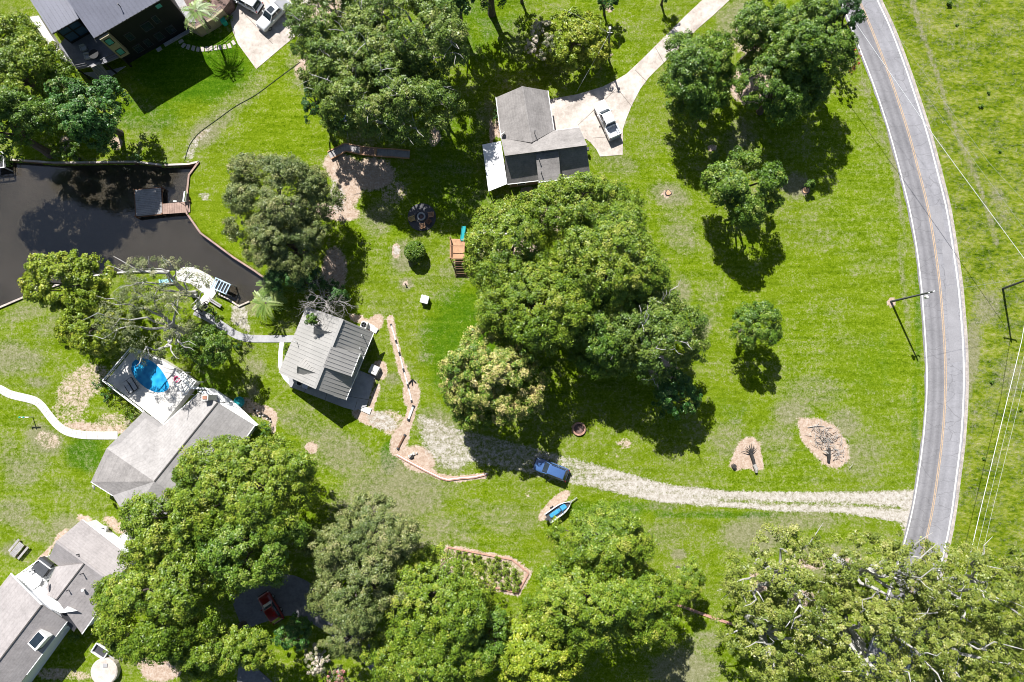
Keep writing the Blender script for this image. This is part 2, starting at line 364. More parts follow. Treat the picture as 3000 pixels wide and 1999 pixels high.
M['leaf_white'] = leaf_material('white_blossom', [(0.0, (0.06, 0.09, 0.03)), (0.3, (0.12, 0.14, 0.07)), (0.55, (0.36, 0.32, 0.30)), (1.0, (0.55, 0.50, 0.48))])
M['leaf_pink'] = leaf_material('pink_blossom', [(0.0, (0.04, 0.08, 0.02)), (0.45, (0.10, 0.11, 0.05)), (0.6, (0.36, 0.14, 0.16)), (1.0, (0.55, 0.22, 0.27))])
M['leaf_red'] = leaf_material('red_blossom', [(0.0, (0.06, 0.10, 0.02)), (0.5, (0.12, 0.14, 0.05)), (0.75, (0.42, 0.03, 0.05)), (1.0, (0.55, 0.06, 0.09))])
# ------------------------------------------------------------------ ground cover map (what grows or lies where), in photo pixels on the ground plane
def sst(x): x = np.clip(x, 0, 1); return x * x * (3 - 2 * x)
def ell(X, Y, cx, cy, rx, ry, rot=0.0, soft=0.5):
    c, s = math.cos(math.radians(rot)), math.sin(math.radians(rot))
    u = ((X - cx) * c + (Y - cy) * s) / rx; v = (-(X - cx) * s + (Y - cy) * c) / ry
    return sst((1 + soft - np.sqrt(u*u + v*v)) / (2 * soft))
def dline(X, Y, pts):
    d = np.full(X.shape, 1e9)
    for (x0, y0), (x1, y1) in zip(pts[:-1], pts[1:]):
        dx, dy = x1 - x0, y1 - y0; t = np.clip(((X - x0) * dx + (Y - y0) * dy) / (dx*dx + dy*dy + 1e-9), 0, 1)
        d = np.minimum(d, np.hypot(X - x0 - t * dx, Y - y0 - t * dy))
    return d
def inside(X, Y, pts):
    r = np.zeros(X.shape, bool); n = len(pts)
    for i in range(n):
        x0, y0 = pts[i]; x1, y1 = pts[(i + 1) % n]
        c = ((y0 > Y) != (y1 > Y)) & (X < (x1 - x0) * (Y - y0) / (y1 - y0 + 1e-12) + x0)
        r ^= c
    return r
def line(X, Y, pts, hw, soft=8): return sst((hw + soft - dline(X, Y, pts)) / (2 * soft))
def poly(X, Y, pts, soft=8):
    d = dline(X, Y, pts + pts[:1]); d = np.where(inside(X, Y, pts), d, -d)
    return sst((d + soft) / (2 * soft))
ROAD_Y = [-160, -60, 0, 70, 108, 147, 204, 223, 319, 399, 497, 608, 730, 838, 997, 1096, 1191, 1303, 1415, 1497, 1557, 1640, 1750, 1900, 2100]
ROAD_L = [2392, 2436, 2464, 2490, 2505, 2521, 2543, 2551, 2585, 2610, 2636, 2665, 2687, 2700, 2712, 2717, 2714, 2704, 2688, 2674, 2659, 2636, 2602, 2550, 2478]
ROAD_R = [2500, 2543, 2569, 2604, 2619, 2633, 2655, 2661, 2693, 2719, 2744, 2773, 2792, 2808, 2821, 2824, 2822, 2814, 2799, 2789, 2779, 2760, 2730, 2680, 2610]
GRAVEL_C = [(1290, 1300), (1380, 1310), (1500, 1337), (1643, 1372), (1787, 1407), (1946, 1446), (2138, 1463), (2250, 1469), (2473, 1473), (2690, 1487)]
GRAVEL_W = [56, 50, 46, 42, 37, 29, 26, 29, 33, 54]
TRENCH = [(1143, 935), (1152, 985), (1164, 1030), (1178, 1080), (1198, 1130), (1212, 1172), (1203, 1215), (1185, 1262), (1165, 1325), (1220, 1362), (1290, 1398), (1350, 1404), (1420, 1393)]
def cover(X, Y):
    Z = np.zeros(X.shape); A = {}
    mx = lambda *a: np.maximum.reduce(a)
    rl = np.interp(Y, ROAD_Y, ROAD_L); rr = np.interp(Y, ROAD_Y, ROAD_R)
    fld = sst((X - rr - 6) / 30.0)
    A['field'] = fld
    dry = 0.41 + Z
    spots = [(1150, 1450, 210, 130, -25, .85), (1000, 1330, 130, 70, 30, .8), (880, 1230, 100, 60, 30, .62), (1250, 1560, 210, 70, 0, .62), (1120, 1560, 90, 60, 0, .8),
        (1290, 1260, 90, 70, 40, .8), (1480, 1520, 150, 60, 0, .55), (1770, 590, 130, 60, 20, .62), (1960, 570, 70, 40, 20, .85), (1990, 680, 90, 60, 60, .66), (1800, 480, 90, 40, 10, .6),
        (2170, 420, 60, 80, 0, .7), (2330, 545, 45, 40, 0, .95), (2150, 60, 50, 90, 30, .75), (2080, 880, 60, 120, 20, .5), (2000, 860, 30, 60, 0, .85), (2060, 960, 30, 50, 0, .8),
        (2380, 1150, 120, 60, 0, .66), (2320, 1210, 70, 50, 0, .85), (2470, 1250, 60, 60, 0, .8), (2520, 1330, 80, 90, 0, .62), (2140, 1290, 80, 70, 0, .66), (2270, 1300, 80, 80, 0, .6), (2500, 1000, 80, 40, 0, .55), (2440, 700, 120, 60, 10, .45),
        (1960, 1560, 70, 60, 0, .55), (1990, 1625, 24, 14, 0, 1.1), (2210, 1570, 110, 60, 0, .95), (2350, 1520, 130, 40, 0, .75), (2010, 1960, 110, 60, 0, .95), (2060, 1880, 60, 40, 0, .7), (2420, 1640, 130, 60, 0, .85),
        (700, 290, 130, 45, -38, .68), (600, 390, 60, 40, -40, .95), (640, 350, 70, 40, -40, .75), (880, 210, 50, 90, -20, .6), (420, 380, 60, 30, 0, .55), (1060, 390, 60, 50, 0, .6),
        (1105, 640, 60, 60, 30, .75), (1180, 750, 45, 55, 0, .85), (1190, 832, 22, 22, 0, .95), (1280, 850, 90, 45, 30, .55), (1330, 800, 60, 60, 0, .6), (1150, 1110, 25, 22, 0, .8), (1250, 1050, 40, 30, 0, .5),
        (60, 920, 110, 30, -15, .62), (30, 1050, 70, 60, 0, .85), (80, 1060, 60, 40, 0, .8), (110, 1120, 40, 20, 0, .75), (160, 950, 90, 40, -20, .55), (740, 900, 30, 22, 0, .8), (755, 1075, 40, 30, 30, .75), (740, 1145, 20, 25, 0, .95), (560, 960, 60, 40, 0, .5),
        (130, 1290, 60, 45, 30, .95), (60, 1380, 60, 60, 0, .75), (40, 1500, 60, 50, 0, .75), (120, 1560, 90, 40, 30, .7), (100, 1340, 60, 60, 0, .7), (40, 1610, 40, 30, 0, .8), (190, 1540, 60, 40, 0, .85), (190, 1420, 50, 40, 0, .5),
        (2620, 480, 10, 260, -8, .8), (2650, 860, 10, 200, -6, .7), (2560, 330, 10, 200, -18, .65), (1640, 480, 30, 60, 0, .5), (1930, 1480, 60, 20, 0, .6), (1400, 1480, 60, 30, 0, .5), (560, 1330, 40, 40, 0, .5), (30, 1330, 40, 60, 0, .6),
        (1500, 120, 60, 60, 0, .5), (1440, 330, 60, 50, 0, .6), (1750, 50, 60, 60, 0, .45), (1280, 1120, 40, 40, 0, .2), (2840, 1060, 30, 130, 8, 1.0), (2890, 900, 50, 60, 0, .8), (2930, 600, 30, 90, -20, .6), (2960, 1100, 60, 80, 0, .6)]
    for cx, cy, rx, ry, rot, s in spots: dry = np.maximum(dry, 0.12 + s * 0.85 * ell(X, Y, cx, cy, rx, ry, rot, .65))
    # cleaner turf
    for cx, cy, rx, ry, s in [(560, 220, 160, 110, .22), (1350, 1000, 110, 190, .16), (640, 620, 90, 140, .2), (2580, 1000, 110, 160, .14), (1900, 1000, 150, 160, .1), (820, 350, 120, 110, .14), (2150, 1180, 110, 130, .1), (620, 1120, 60, 120, .12), (2300, 800, 220, 110, .08), (1700, 600, 120, 100, .0)]:
        dry = dry - s * ell(X, Y, cx, cy, rx, ry, 0, .5)
    for pts, hw, s in [([(2660, -40), (2700, 90), (2740, 200), (2780, 330), (2820, 430), (2860, 520), (2900, 640), (2920, 720)], 9, .9), ([(2795, 60), (2810, 110), (2830, 180)], 6, .6)]:
        dry = np.maximum(dry, s * line(X, Y, pts, hw, 12))
    A['dry'] = dry
    dirt = Z.copy()
    for cx, cy, rx, ry, rot, s in [(985, 620, 75, 28, 8, .85), (1020, 565, 40, 60, 20, .75), (1010, 500, 60, 45, 30, .9), (1090, 510, 70, 50, 0, .85), (985, 480, 40, 40, 0, .7), (1150, 560, 40, 40, 0, .5), (890, 200, 25, 35, 30, .9), (590, 395, 28, 10, -40, .55), (1270, 400, 20, 30, 0, .9),
        (912, 1313, 20, 18, 0, 1.0), (1085, 1225, 60, 24, 20, .85), (1150, 1240, 60, 40, 20, .6), (1170, 1290, 26, 50, 20, .9), (1225, 1345, 55, 40, 20, .85), (1205, 1155, 26, 42, 0, 1.0),
        (240, 1130, 95, 55, -35, .56), (205, 1190, 70, 40, -25, .5), (210, 1215, 70, 35, 0, .4), (140, 1290, 45, 30, 20, .45), (330, 1240, 60, 34, 0, .5), (290, 1255, 120, 14, 5, .7),
        (2360, 559, 12, 12, 0, 1.0), (2085, 433, 14, 10, 0, 1.0), (1955, 568, 16, 10, 0, 1.0), (1780, 160, 13, 11, 0, 1.0), (1785, 25, 14, 12, 0, .9), (2612, 886, 13, 15, 0, 1.0), (1696, 1257, 24, 22, 0, .7), (1830, 1300, 24, 16, 0, .6),
        (1545, 560, 22, 14, 0, .9), (1610, 640, 60, 40, 0, .9), (1540, 760, 50, 60, 0, .85), (1680, 760, 20, 20, 0, .9), (1900, 790, 30, 20, 0, .8), (1940, 1080, 50, 35, 30, .9), (1570, 780, 60, 30, 0, .7), (2000, 245, 18, 12, 0, .9), (2200, 250, 70, 60, 0, .8), (2200, 110, 60, 60, 0, .55),
        (2390, 1650, 80, 20, 0, .75), (2500, 1655, 60, 22, 0, .85), (2260, 1690, 40, 30, 0, .7), (2350, 1755, 40, 26, 0, .8), (2560, 1860, 60, 40, 0, .4), (2225, 1700, 30, 40, 0, .8),
        (470, 1965, 60, 34, 0, .95), (20, 1985, 40, 14, 30, .8), (250, 1525, 30, 14, 30, .9), (340, 1540, 50, 18, 35, .7), (120, 1640, 60, 9, -50, .8), (180, 1570, 30, 12, -45, .8), (290, 1870, 60, 60, 0, .3), (170, 1975, 120, 20, 5, .55), (415, 1940, 26, 24, 0, .6),
        (1097, 950, 22, 34, 40, .9), (1050, 935, 30, 14, 20, .85), (1112, 1085, 24, 30, 0, .95), (1090, 1180, 10, 60, 20, .95), (1080, 1135, 12, 60, 20, .9), (1545, 1445, 10, 14, 0, .4), (1632, 1470, 50, 17, -40, .95), (1600, 1500, 34, 14, -50, .9),
        (780, 1210, 40, 20, 30, .8), (800, 1235, 12, 40, 0, .8), (730, 1190, 40, 24, 30, .7), (980, 790, 40, 70, 0, .7), (1440, 390, 8, 40, 0, .9), (1460, 375, 10, 30, 0, .8), (165, 320, 30, 40, 0, .7), (190, 420, 18, 24, 0, .7), (340, 420, 20, 22, 0, .75), (300, 1590, 70, 14, 35, .5),
        (1160, 735, 12, 24, 0, .9), (1190, 832, 10, 10, 0, .7), (1270, 620, 30, 60, 0, .0), (1290, 130, 60, 60, 0, .3), (960, 30, 60, 50, 0, .7), (1090, 30, 40, 40, 0, .5), (1425, 735, 40, 30, 0, .5), (1760, 1330, 80, 8, 12, .35)]:
        dirt = np.maximum(dirt, s * ell(X, Y, cx, cy, rx, ry, rot, .3))
    MA = [(2135, 1364), (2153, 1323), (2171, 1287), (2203, 1278), (2227, 1299), (2234, 1341), (2238, 1374), (2212, 1384), (2194, 1372), (2156, 1381)]
    MBp = [(2335, 1225), (2405, 1226), (2450, 1250), (2484, 1299), (2486, 1350), (2450, 1376), (2417, 1362), (2386, 1336), (2348, 1293)]
    dirt = mx(dirt, poly(X, Y, MA, 11) * 1.0, poly(X, Y, MBp, 15) * 1.0)
    dirt = mx(dirt, line(X, Y, TRENCH[:6], 11, 6), line(X, Y, TRENCH[3:8], 14, 6), line(X, Y, TRENCH[7:9], 14, 8), line(X, Y, TRENCH[8:], 9, 6))
    dirt = mx(dirt, .9 * line(X, Y, [(1310, 1604), (1500, 1640), (1550, 1680), (1516, 1740), (1400, 1712), (1290, 1690), (1310, 1604)], 9, 5), 0.5 * poly(X, Y, [(1310, 1604), (1500, 1640), (1550, 1680), (1516, 1740), (1400, 1712), (1290, 1690)], 10))
    dirt = mx(dirt, .8 * line(X, Y, [(2810, 1330), (2800, 1440), (2792, 1500)], 6, 6) * 0)
    # worn rings scratched in the grass at the far left
    th = np.linspace(0, 2*np.pi, 40); ring = lambda cx, cy, r: [(cx + r*np.cos(a), cy + r*np.sin(a)) for a in th]
    dirt = mx(dirt, .42 * line(X, Y, ring(42, 1510, 42), 2, 4), .36 * line(X, Y, ring(45, 1440, 34)[20:], 2, 4), .4 * line(X, Y, [(84, 1498), (130, 1492), (175, 1510), (215, 1535)], 2, 4), .36 * line(X, Y, [(0, 1575), (22, 1552)], 2, 4), .36 * line(X, Y, [(78, 1530), (120, 1560)], 2, 4))
    A['dirt'] = dirt
    gr = Z.copy()
    gd = dline(X, Y, GRAVEL_C); gw = np.interp(X, [p[0] for p in GRAVEL_C], GRAVEL_W)
    edge = sst((gw + 10 - gd) / 22)
    east = sst((X - 1640) / 300)
    cy = np.interp(X, [p[0] for p in GRAVEL_C], [p[1] for p in GRAVEL_C])
    strip = np.exp(-((Y - cy - 4) / 8.0) ** 2) * sst((X - 1950) / 250) * 0.38
    gr = np.maximum(gr, edge * (0.50 + 0.30 * east) - strip * edge)
    gr = np.maximum(gr, .58 * poly(X, Y, [(1215, 1205), (1290, 1225), (1370, 1280), (1400, 1345), (1340, 1390), (1270, 1360), (1235, 1300)], 22))
    gr = np.maximum(gr, .9 * line(X, Y, [(2655, 1440), (2668, 1500), (2655, 1545)], 16, 10))
    gr = np.maximum(gr, .62 * ell(X, Y, 1120, 1235, 50, 28, 20, .4))
    gr = np.maximum(gr, .66 * poly(X, Y, [(680, 890), (723, 893), (733, 980), (676, 945)], 4))
    gr = np.maximum(gr, .75 * ell(X, Y, 1160, 735, 10, 18, 0, .3)); gr = np.maximum(gr, .5 * ell(X, Y, 595, 395, 40, 12, -42, .4))
    gr = np.maximum(gr, .5 * ell(X, Y, 560, 440, 16, 40, 20, .4))
    gr = np.maximum(gr, .8 * ell(X, Y, 372, 1584, 23, 21, 0, .15))
    gr = np.maximum(gr, .7 * poly(X, Y, [(975, 515), (1015, 555), (1010, 620), (975, 630), (960, 560)], 14) * .8)
    gr = np.maximum(gr, .55 * ell(X, Y, 598, 568, 19, 6, -6, .2)); gr = np.maximum(gr, .55 * ell(X, Y, 602, 581, 20, 6, 2, .2))
    A['gravel'] = gr
    lush = Z.copy()
    for cx, cy, rx, ry, s in [(560, 190, 190, 120, .8), (430, 330, 120, 80, .55), (1350, 1010, 130, 200, .62), (1350, 500, 170, 220, .45), (1140, 1340, 24, 50, 1.0), (620, 1130, 80, 110, .5), (250, 1330, 70, 60, .7), (2130, 1200, 80, 60, .4), (2690, 900, 14, 260, .5), (2680, 1250, 14, 200, .5), (1380, 60, 200, 150, .5), (2560, 1060, 100, 120, .35), (1800, 1490, 200, 30, .55), (2100, 1510, 260, 14, .6)]:
        lush = np.maximum(lush, s * ell(X, Y, cx, cy, rx, ry, 0, .5))
    A['lush'] = lush
    return A
POND = [(-330, 455), (0, 463), (32, 469), (160, 478), (287, 477), (399, 475), (478, 485), (555, 482), (584, 475), (555, 514), (550, 561), (553, 593), (548, 625), (589, 684), (630, 714), (684, 754), (748, 795), (775, 815), (780, 840), (765, 868), (732, 884), (701, 898), (673, 879), (644, 864), (646, 838), (612, 808), (571, 786), (540, 785), (498, 795), (380, 797), (344, 800), (250, 812), (180, 832), (105, 857), (0, 902), (-150, 965), (-330, 1010)]
PW = [P(*p) for p in POND]
def set_cover(me, V):
    X, Y = Q(V[:, 0], V[:, 1], 0.0)
    for k, a in cover(X, Y).items():
        at = me.attributes.new(k, 'FLOAT', 'POINT'); at.data.foreach_set('value', a.astype(np.float32))
def build_ground():
    st = 0.42
    xs = np.concatenate([[-2500, -900, -350, -170, -120], np.arange(-93, 93.01, st), [120, 170, 350, 900, 2500]])
    ys = np.concatenate([[-2500, -900, -300, -120, -70], np.arange(-56, 76.01, st), [100, 170, 350, 900, 2500]])
    gx, gy = np.meshgrid(xs, ys); V = np.stack([gx.ravel(), gy.ravel(), np.zeros(gx.size)], 1)
    pw = [(p.x, p.y) for p in PW]
    near = (V[:, 0] < -30) & (V[:, 1] > -10) & (V[:, 1] < 45)
    idx = np.nonzero(near)[0]; X = V[idx, 0]; Y = V[idx, 1]
    best = np.full(len(idx), 1e9); bx = X.copy(); by = Y.copy()
    for (x0, y0), (x1, y1) in zip(pw, pw[1:] + pw[:1]):
        dx, dy = x1 - x0, y1 - y0; t = np.clip(((X - x0)*dx + (Y - y0)*dy) / (dx*dx + dy*dy), 0, 1)
        qx, qy = x0 + t*dx, y0 + t*dy; d = np.hypot(X - qx, Y - qy); u = d < best
        best[u] = d[u]; bx[u] = qx[u]; by[u] = qy[u]
    ins = inside(X, Y, pw); snap = best < st * 0.5
    V[idx[snap], 0] = bx[snap]; V[idx[snap], 1] = by[snap]
    V[idx[ins & ~snap], 2] = -2.6
    nx, ny = len(xs), len(ys)
    i = (np.arange(ny - 1)[:, None] * nx + np.arange(nx - 1)[None, :]).ravel()
    Fc = np.stack([i, i + 1, i + nx + 1, i + nx], 1)
    me = bpy.data.meshes.new('ground'); me.vertices.add(len(V)); me.vertices.foreach_set('co', V.ravel())
    me.loops.add(Fc.size); me.loops.foreach_set('vertex_index', Fc.ravel())
    me.polygons.add(len(Fc)); me.polygons.foreach_set('loop_start', np.arange(0, Fc.size, 4)); me.update(calc_edges=True)
    set_cover(me, V); me.materials.append(M['ground'])
    o = bpy.data.objects.new('ground', me); COL.objects.link(o); tag(o, kind='structure')
build_ground()

def catmull(pts, n=8):
    pts = [np.array(p, float) for p in pts]; out = []
    for i in range(len(pts) - 1):
        p0 = pts[max(i - 1, 0)]; p1 = pts[i]; p2 = pts[i + 1]; p3 = pts[min(i + 2, len(pts) - 1)]
        for k in range(n):
            t = k / n
            out.append(0.5 * ((2*p1) + (-p0 + p2)*t + (2*p0 - 5*p1 + 4*p2 - p3)*t*t + (-p0 + 3*p1 - 3*p2 + p3)*t**3))
    out.append(pts[-1]); return out
def strip_mesh(L, R, z, thick=0.0):
    mb = MB(); n = len(L)
    vs = [(p[0], p[1], z) for p in L] + [(p[0], p[1], z) for p in R]
    mb.add(vs, [(i, i + 1, n + i + 1, n + i) for i in range(n - 1)])
    if thick:
        mb.add([(p[0], p[1], z) for p in L] + [(p[0], p[1], z - thick) for p in L], [(i, i + 1, n + i + 1, n + i) for i in range(n - 1)])
        mb.add([(p[0], p[1], z) for p in R] + [(p[0], p[1], z - thick) for p in R], [(i, i + 1, n + i + 1, n + i) for i in range(n - 1)])
    return mb
def ribbon(pts, hw, z, thick=0.0, n=8, sm=True):
    """strip of half width hw (pixels, or a list) along a pixel polyline"""
    c = catmull(pts, n) if sm else [np.array(p, float) for p in pts]
    if hasattr(hw, '__len__'): ws = np.interp(np.linspace(0, 1, len(c)), np.linspace(0, 1, len(hw)), hw)
    else: ws = [hw] * len(c)
    L, R = [], []
    for i, p in enumerate(c):
        d = c[min(i + 1, len(c) - 1)] - c[max(i - 1, 0)]; d = d / (np.hypot(*d) + 1e-9); nrm = np.array([-d[1], d[0]])
        L.append(P(*(p + nrm * ws[i]))); R.append(P(*(p - nrm * ws[i])))
    return strip_mesh(L, R, z, thick)
def slab(pts, z0, z1): return MB().prism([tuple(P(*p))[:2] for p in pts], z0, z1)
def struct(o): return tag(o, kind='structure')

# road
ry = np.linspace(-150, 2080, 90)
def sm_interp(v):
    a = np.interp(ry, ROAD_Y, v); k = np.array([1, 2, 3, 2, 1]) / 9; b = np.convolve(np.pad(a, 2, mode='edge'), k, 'valid'); return b
RL, RR = sm_interp(ROAD_L), sm_interp(ROAD_R)
def road_strip(fl, fr, el, er, z):
    L = [P(RL[i] * (1 - fl) + RR[i] * fl + el, y) for i, y in enumerate(ry)]; R = [P(RL[i] * (1 - fr) + RR[i] * fr + er, y) for i, y in enumerate(ry)]
    return strip_mesh(L, R, z)
struct(road_strip(0, 1, -5, 15, 0.012).build('road_shoulder', M['shoulder']))
def build_road():
    m, nt, b = newmat('worn_asphalt'); pos = N(nt, 'ShaderNodeNewGeometry').outputs['Position']
    base = ramp(nt, attr(nt, 'across'), [(0.0, (.20, .195, .20)), (.14, (.225, .22, .228)), (.22, (.17, .166, .174)), (.31, (.215, .21, .218)), (.40, (.165, .161, .169)), (.49, (.215, .21, .22)), (.56, (.25, .246, .258)), (.66, (.225, .222, .235)), (.76, (.26, .256, .27)), (.86, (.235, .232, .246)), (1.0, (.26, .255, .265))])
    n1 = noise(nt, pos, .22, 5, .65); n2 = noise(nt, pos, 3.0, 3, .7)
    c = mix(nt, 1.0, base, ramp(nt, math_(nt, 'ADD', math_(nt, 'MULTIPLY', n1, .6), math_(nt, 'MULTIPLY', n2, .4)), [(.36, (.80, .80, .80)), (.62, (1.12, 1.12, 1.12))]), 'MULTIPLY')
    wp = N(nt, 'ShaderNodeVectorMath', {0: pos, 1: N(nt, 'ShaderNodeTexNoise', {'Vector': pos, 'Scale': .5}).outputs['Color']}, operation='ADD').outputs[0]
    mp = N(nt, 'ShaderNodeMapping', {'Vector': wp, 'Scale': (.22, .55, 1)}).outputs[0]
    v = N(nt, 'ShaderNodeTexVoronoi', {'Vector': mp, 'Scale': 1.0}, feature='DISTANCE_TO_EDGE').outputs['Distance']
    c = mix(nt, smooth(nt, v, .0, .022, .45, 0.0), c, (.09, .088, .09))
    nt.links.new(c, b.inputs['Base Color']); b.inputs['Roughness'].default_value = .85; b.inputs['Specular IOR Level'].default_value = .25
    cols = 27; V = []; A = []; rg = random.Random(8)
    for i, y in enumerate(ry):
        for k in range(cols):
            u = k/(cols - 1); e = -7 + 13*u + (rg.uniform(-1.6, 1.6) if k in (0, cols - 1) else 0)
            p = P(RL[i]*(1 - u) + RR[i]*u + e, y); V.append((p.x, p.y, .03)); A.append(u)
    mb = MB().add(V, [(i*cols + k, i*cols + k + 1, (i+1)*cols + k + 1, (i+1)*cols + k) for i in range(len(ry) - 1) for k in range(cols - 1)])
    o = mb.build('road', m); at = o.data.attributes.new('across', 'FLOAT', 'POINT'); at.data.foreach_set('value', A); struct(o)
build_road()
for nm, a in (('road_edge_line', (0, 0, -2.5, 1.2)), ('road_edge_line', (1, 1, -2.4, 2.0))): struct(road_strip(*a, 0.04).build(nm, M['white_paint']))
for nm, a in (('road_centre_line', (.5, .5, -3.4, -1.0)), ('road_centre_line', (.5, .5, 1.0, 3.4))): struct(road_strip(*a, 0.04).build(nm, M['yellow_paint']))
# repaired lighter asphalt strips in the east lane and the worn white scuff at the pole
for pts in [[(2725, 605), (2757, 605), (2772, 700), (2742, 702)], [(2757, 712), (2782, 710), (2797, 832), (2772, 836)], [(2770, 840), (2802, 836), (2815, 1060), (2783, 1064)]]:
    struct(slab(pts, 0.031, 0.036).build('road_patch', plain('repaired_asphalt', (0.235, 0.23, 0.24), 0.85, var=0.14, scale=0.4)))
# driveways, walks
def gravel_drive():
    c = catmull(GRAVEL_C, 6); mb_v = []; cols = 25
    for i, p in enumerate(c):
        d = c[min(i + 1, len(c) - 1)] - c[max(i - 1, 0)]; d = d / (np.hypot(*d) + 1e-9); nrm = np.array([-d[1], d[0]])
        w = np.interp(p[0], [q[0] for q in GRAVEL_C], GRAVEL_W) + 16
        for k in range(cols): mb_v.append(tuple(P(*(p + nrm * w * (k / (cols - 1) * 2 - 1)))[:2]) + (0.008,))
    n = len(c); mb = MB().add(mb_v, [(i*cols + k, i*cols + k + 1, (i+1)*cols + k + 1, (i+1)*cols + k) for i in range(n - 1) for k in range(cols - 1)])
    o = mb.build('gravel_driveway', M['ground']); set_cover(o.data, np.array(mb_v)); struct(o)
gravel_drive()
DW1 = [(672, 47), (690, 30), (697, 11), (692, -60), (930, -60), (890, 60), (862, 110), (831, 135), (751, 203), (697, 129), (682, 92)]
d1 = struct(slab(DW1, -0.2, 0.05).build('concrete_driveway', M['concrete']))
DW2 = [(1608, 292), (1691, 277), (1765, 255), (1803, 236), (1835, 217), (1883, 172), (1940, 115), (2010, 45), (2058, 0), (2110, -60), (2195, -60), (2138, 0), (2090, 45), (2042, 86), (1978, 153), (1924, 204), (1899, 230), (1876, 261), (1851, 309), (1835, 348), (1825, 379), (1824, 454), (1758, 459), (1746, 437), (1730, 418), (1717, 408), (1690, 405), (1625, 420)]
d2 = struct(slab(DW2, -0.2, 0.05).build('concrete_driveway', M['concrete']))
jb = MB()
for a, b in [((1693, 368), (1803, 263)), ((1797, 246), (1850, 312)), ((1738, 405), (1826, 399)), ((1860, 205), (1893, 238)), ((1920, 140), (1945, 185))]:
    pa, pb = P(*a), P(*b); jb.bar((pa.x, pa.y, 0.052), (pb.x, pb.y, 0.052), 0.07, 0.01)
jb.build('expansion_joint', M['joint'], d2)
jb = MB()
for a, b in [((715, 40), (800, 130)), ((760, -20), (850, 70))]:
    pa, pb = P(*a), P(*b); jb.bar((pa.x, pa.y, 0.052), (pb.x, pb.y, 0.052), 0.06, 0.01)
jb.build('expansion_joint', M['joint'], d1)
cw = struct(ribbon([(-60, 1118), (0, 1140), (32, 1156), (96, 1172), (121, 1188), (144, 1217), (169, 1246), (198, 1265), (239, 1274), (287, 1276), (345, 1276)], 11.5, 0.06, 0.2).build('curved_concrete_walk', M['concrete_light']))
jb = MB()
wk = catmull([(0, 1140), (32, 1156), (96, 1172), (121, 1188), (144, 1217), (169, 1246), (198, 1265), (239, 1274), (287, 1276), (335, 1276)], 3)
for i in range(1, len(wk) - 1):
    d = wk[i+1] - wk[i-1]; d /= np.hypot(*d); n_ = np.array([-d[1], d[0]])*11.3; pa, pb = P(*(wk[i] + n_)), P(*(wk[i] - n_)); jb.bar((pa.x, pa.y, .062), (pb.x, pb.y, .062), .05, .01)
jb.build('expansion_joint', plain('walk_joint', (.30, .28, .25), .9), cw)
struct(ribbon([(571, 911), (622, 937), (655, 958), (692, 981), (725, 991), (770, 993), (866, 993)], [12, 12, 11, 10], 0.06, 0.2).build('concrete_walk', M['concrete_grey']))
struct(ribbon([(826, 1003), (822, 1040), (823, 1078), (836, 1106), (853, 1124)], 6.5, 0.05, 0.2).build('concrete_walk', M['concrete_light']))
struct(slab([(515, 795), (540, 783), (571, 784), (612, 806), (648, 838), (628, 868), (585, 917), (563, 905), (600, 862), (560, 832), (520, 822)], -1.2, 0.09).build('waterside_patio', M['concrete_light']))
struct(ribbon([(1372, 706), (1395, 690), (1425, 676), (1470, 684), (1510, 680)], [8, 7, 4, 3], 0.05, 0.2).build('concrete_path', M['concrete_light']))
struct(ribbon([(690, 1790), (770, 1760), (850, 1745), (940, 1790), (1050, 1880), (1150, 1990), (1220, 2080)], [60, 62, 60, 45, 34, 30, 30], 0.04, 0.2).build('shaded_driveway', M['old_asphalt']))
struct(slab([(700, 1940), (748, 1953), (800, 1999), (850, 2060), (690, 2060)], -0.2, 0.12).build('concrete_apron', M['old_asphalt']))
# pond
struct(MB().prism([(p.x, p.y) for p in PW], -2.3, -0.7).build('pond_water', M['water']))
def bulkhead(pts, name, label, mat, hw=3.2, post=True):
    c = [np.array(p, float) for p in pts]
    t = thing(name, label, 'retaining wall', P(*pts[0]))
    L, R = [], []
    for i, p in enumerate(c):
        d = c[min(i + 1, len(c) - 1)] - c[max(i - 1, 0)]; d = d / np.hypot(*d); n_ = np.array([-d[1], d[0]])
        L.append(P(*(p + n_ * hw))); R.append(P(*(p - n_ * hw)))
    n = len(c); mb = MB()
    for z0, z1, k in ((0.14, 0.22, 1.0),):
        vs = []
        for A in (L, R):
            for z in (z0, z1): vs += [(q.x, q.y, z) for q in A]
        f = []
        for i in range(n - 1):
            f += [(n+i, n+i+1, 3*n+i+1, 3*n+i), (i, 2*n+i, 2*n+i+1, i+1), (i, i+1, n+i+1, n+i), (2*n+i, 3*n+i, 3*n+i+1, 2*n+i+1)]
        f += [(0, n, 3*n, 2*n), (n-1, 3*n-1, 4*n-1, 2*n-1)]; mb.add(vs, f)
    mb.build('cap', mat, t)
    mb = MB()
    for a, b in zip(pts[:-1], pts[1:]):
        pa, pb = P(*a), P(*b); mb.bar((pa.x, pa.y, -1.23), (pb.x, pb.y, -1.23), 0.16, 2.72)
    mb.build('sheet_wall', M['cedar_dark'], t)
    return t
bulkhead(POND[0:9], 'timber_bulkhead', 'long pale-capped timber bulkhead along the top bank of the pond', M['concrete'], 2.6)
bulkhead(POND[8:18], 'timber_bulkhead', 'tan-capped timber bulkhead bending past the swimming dock to the palms', M['deck_wood'], 2.6)
bulkhead([POND[20], POND[21], POND[22], POND[23], POND[24]], 'timber_bulkhead', 'short bulkhead at the boat slip below the gravel strip', M['concrete'], 2.4)
bulkhead(POND[28:32], 'timber_bulkhead', 'white-capped bulkhead half hidden under the pale airy tree at the water', M['concrete_light'], 2.2)
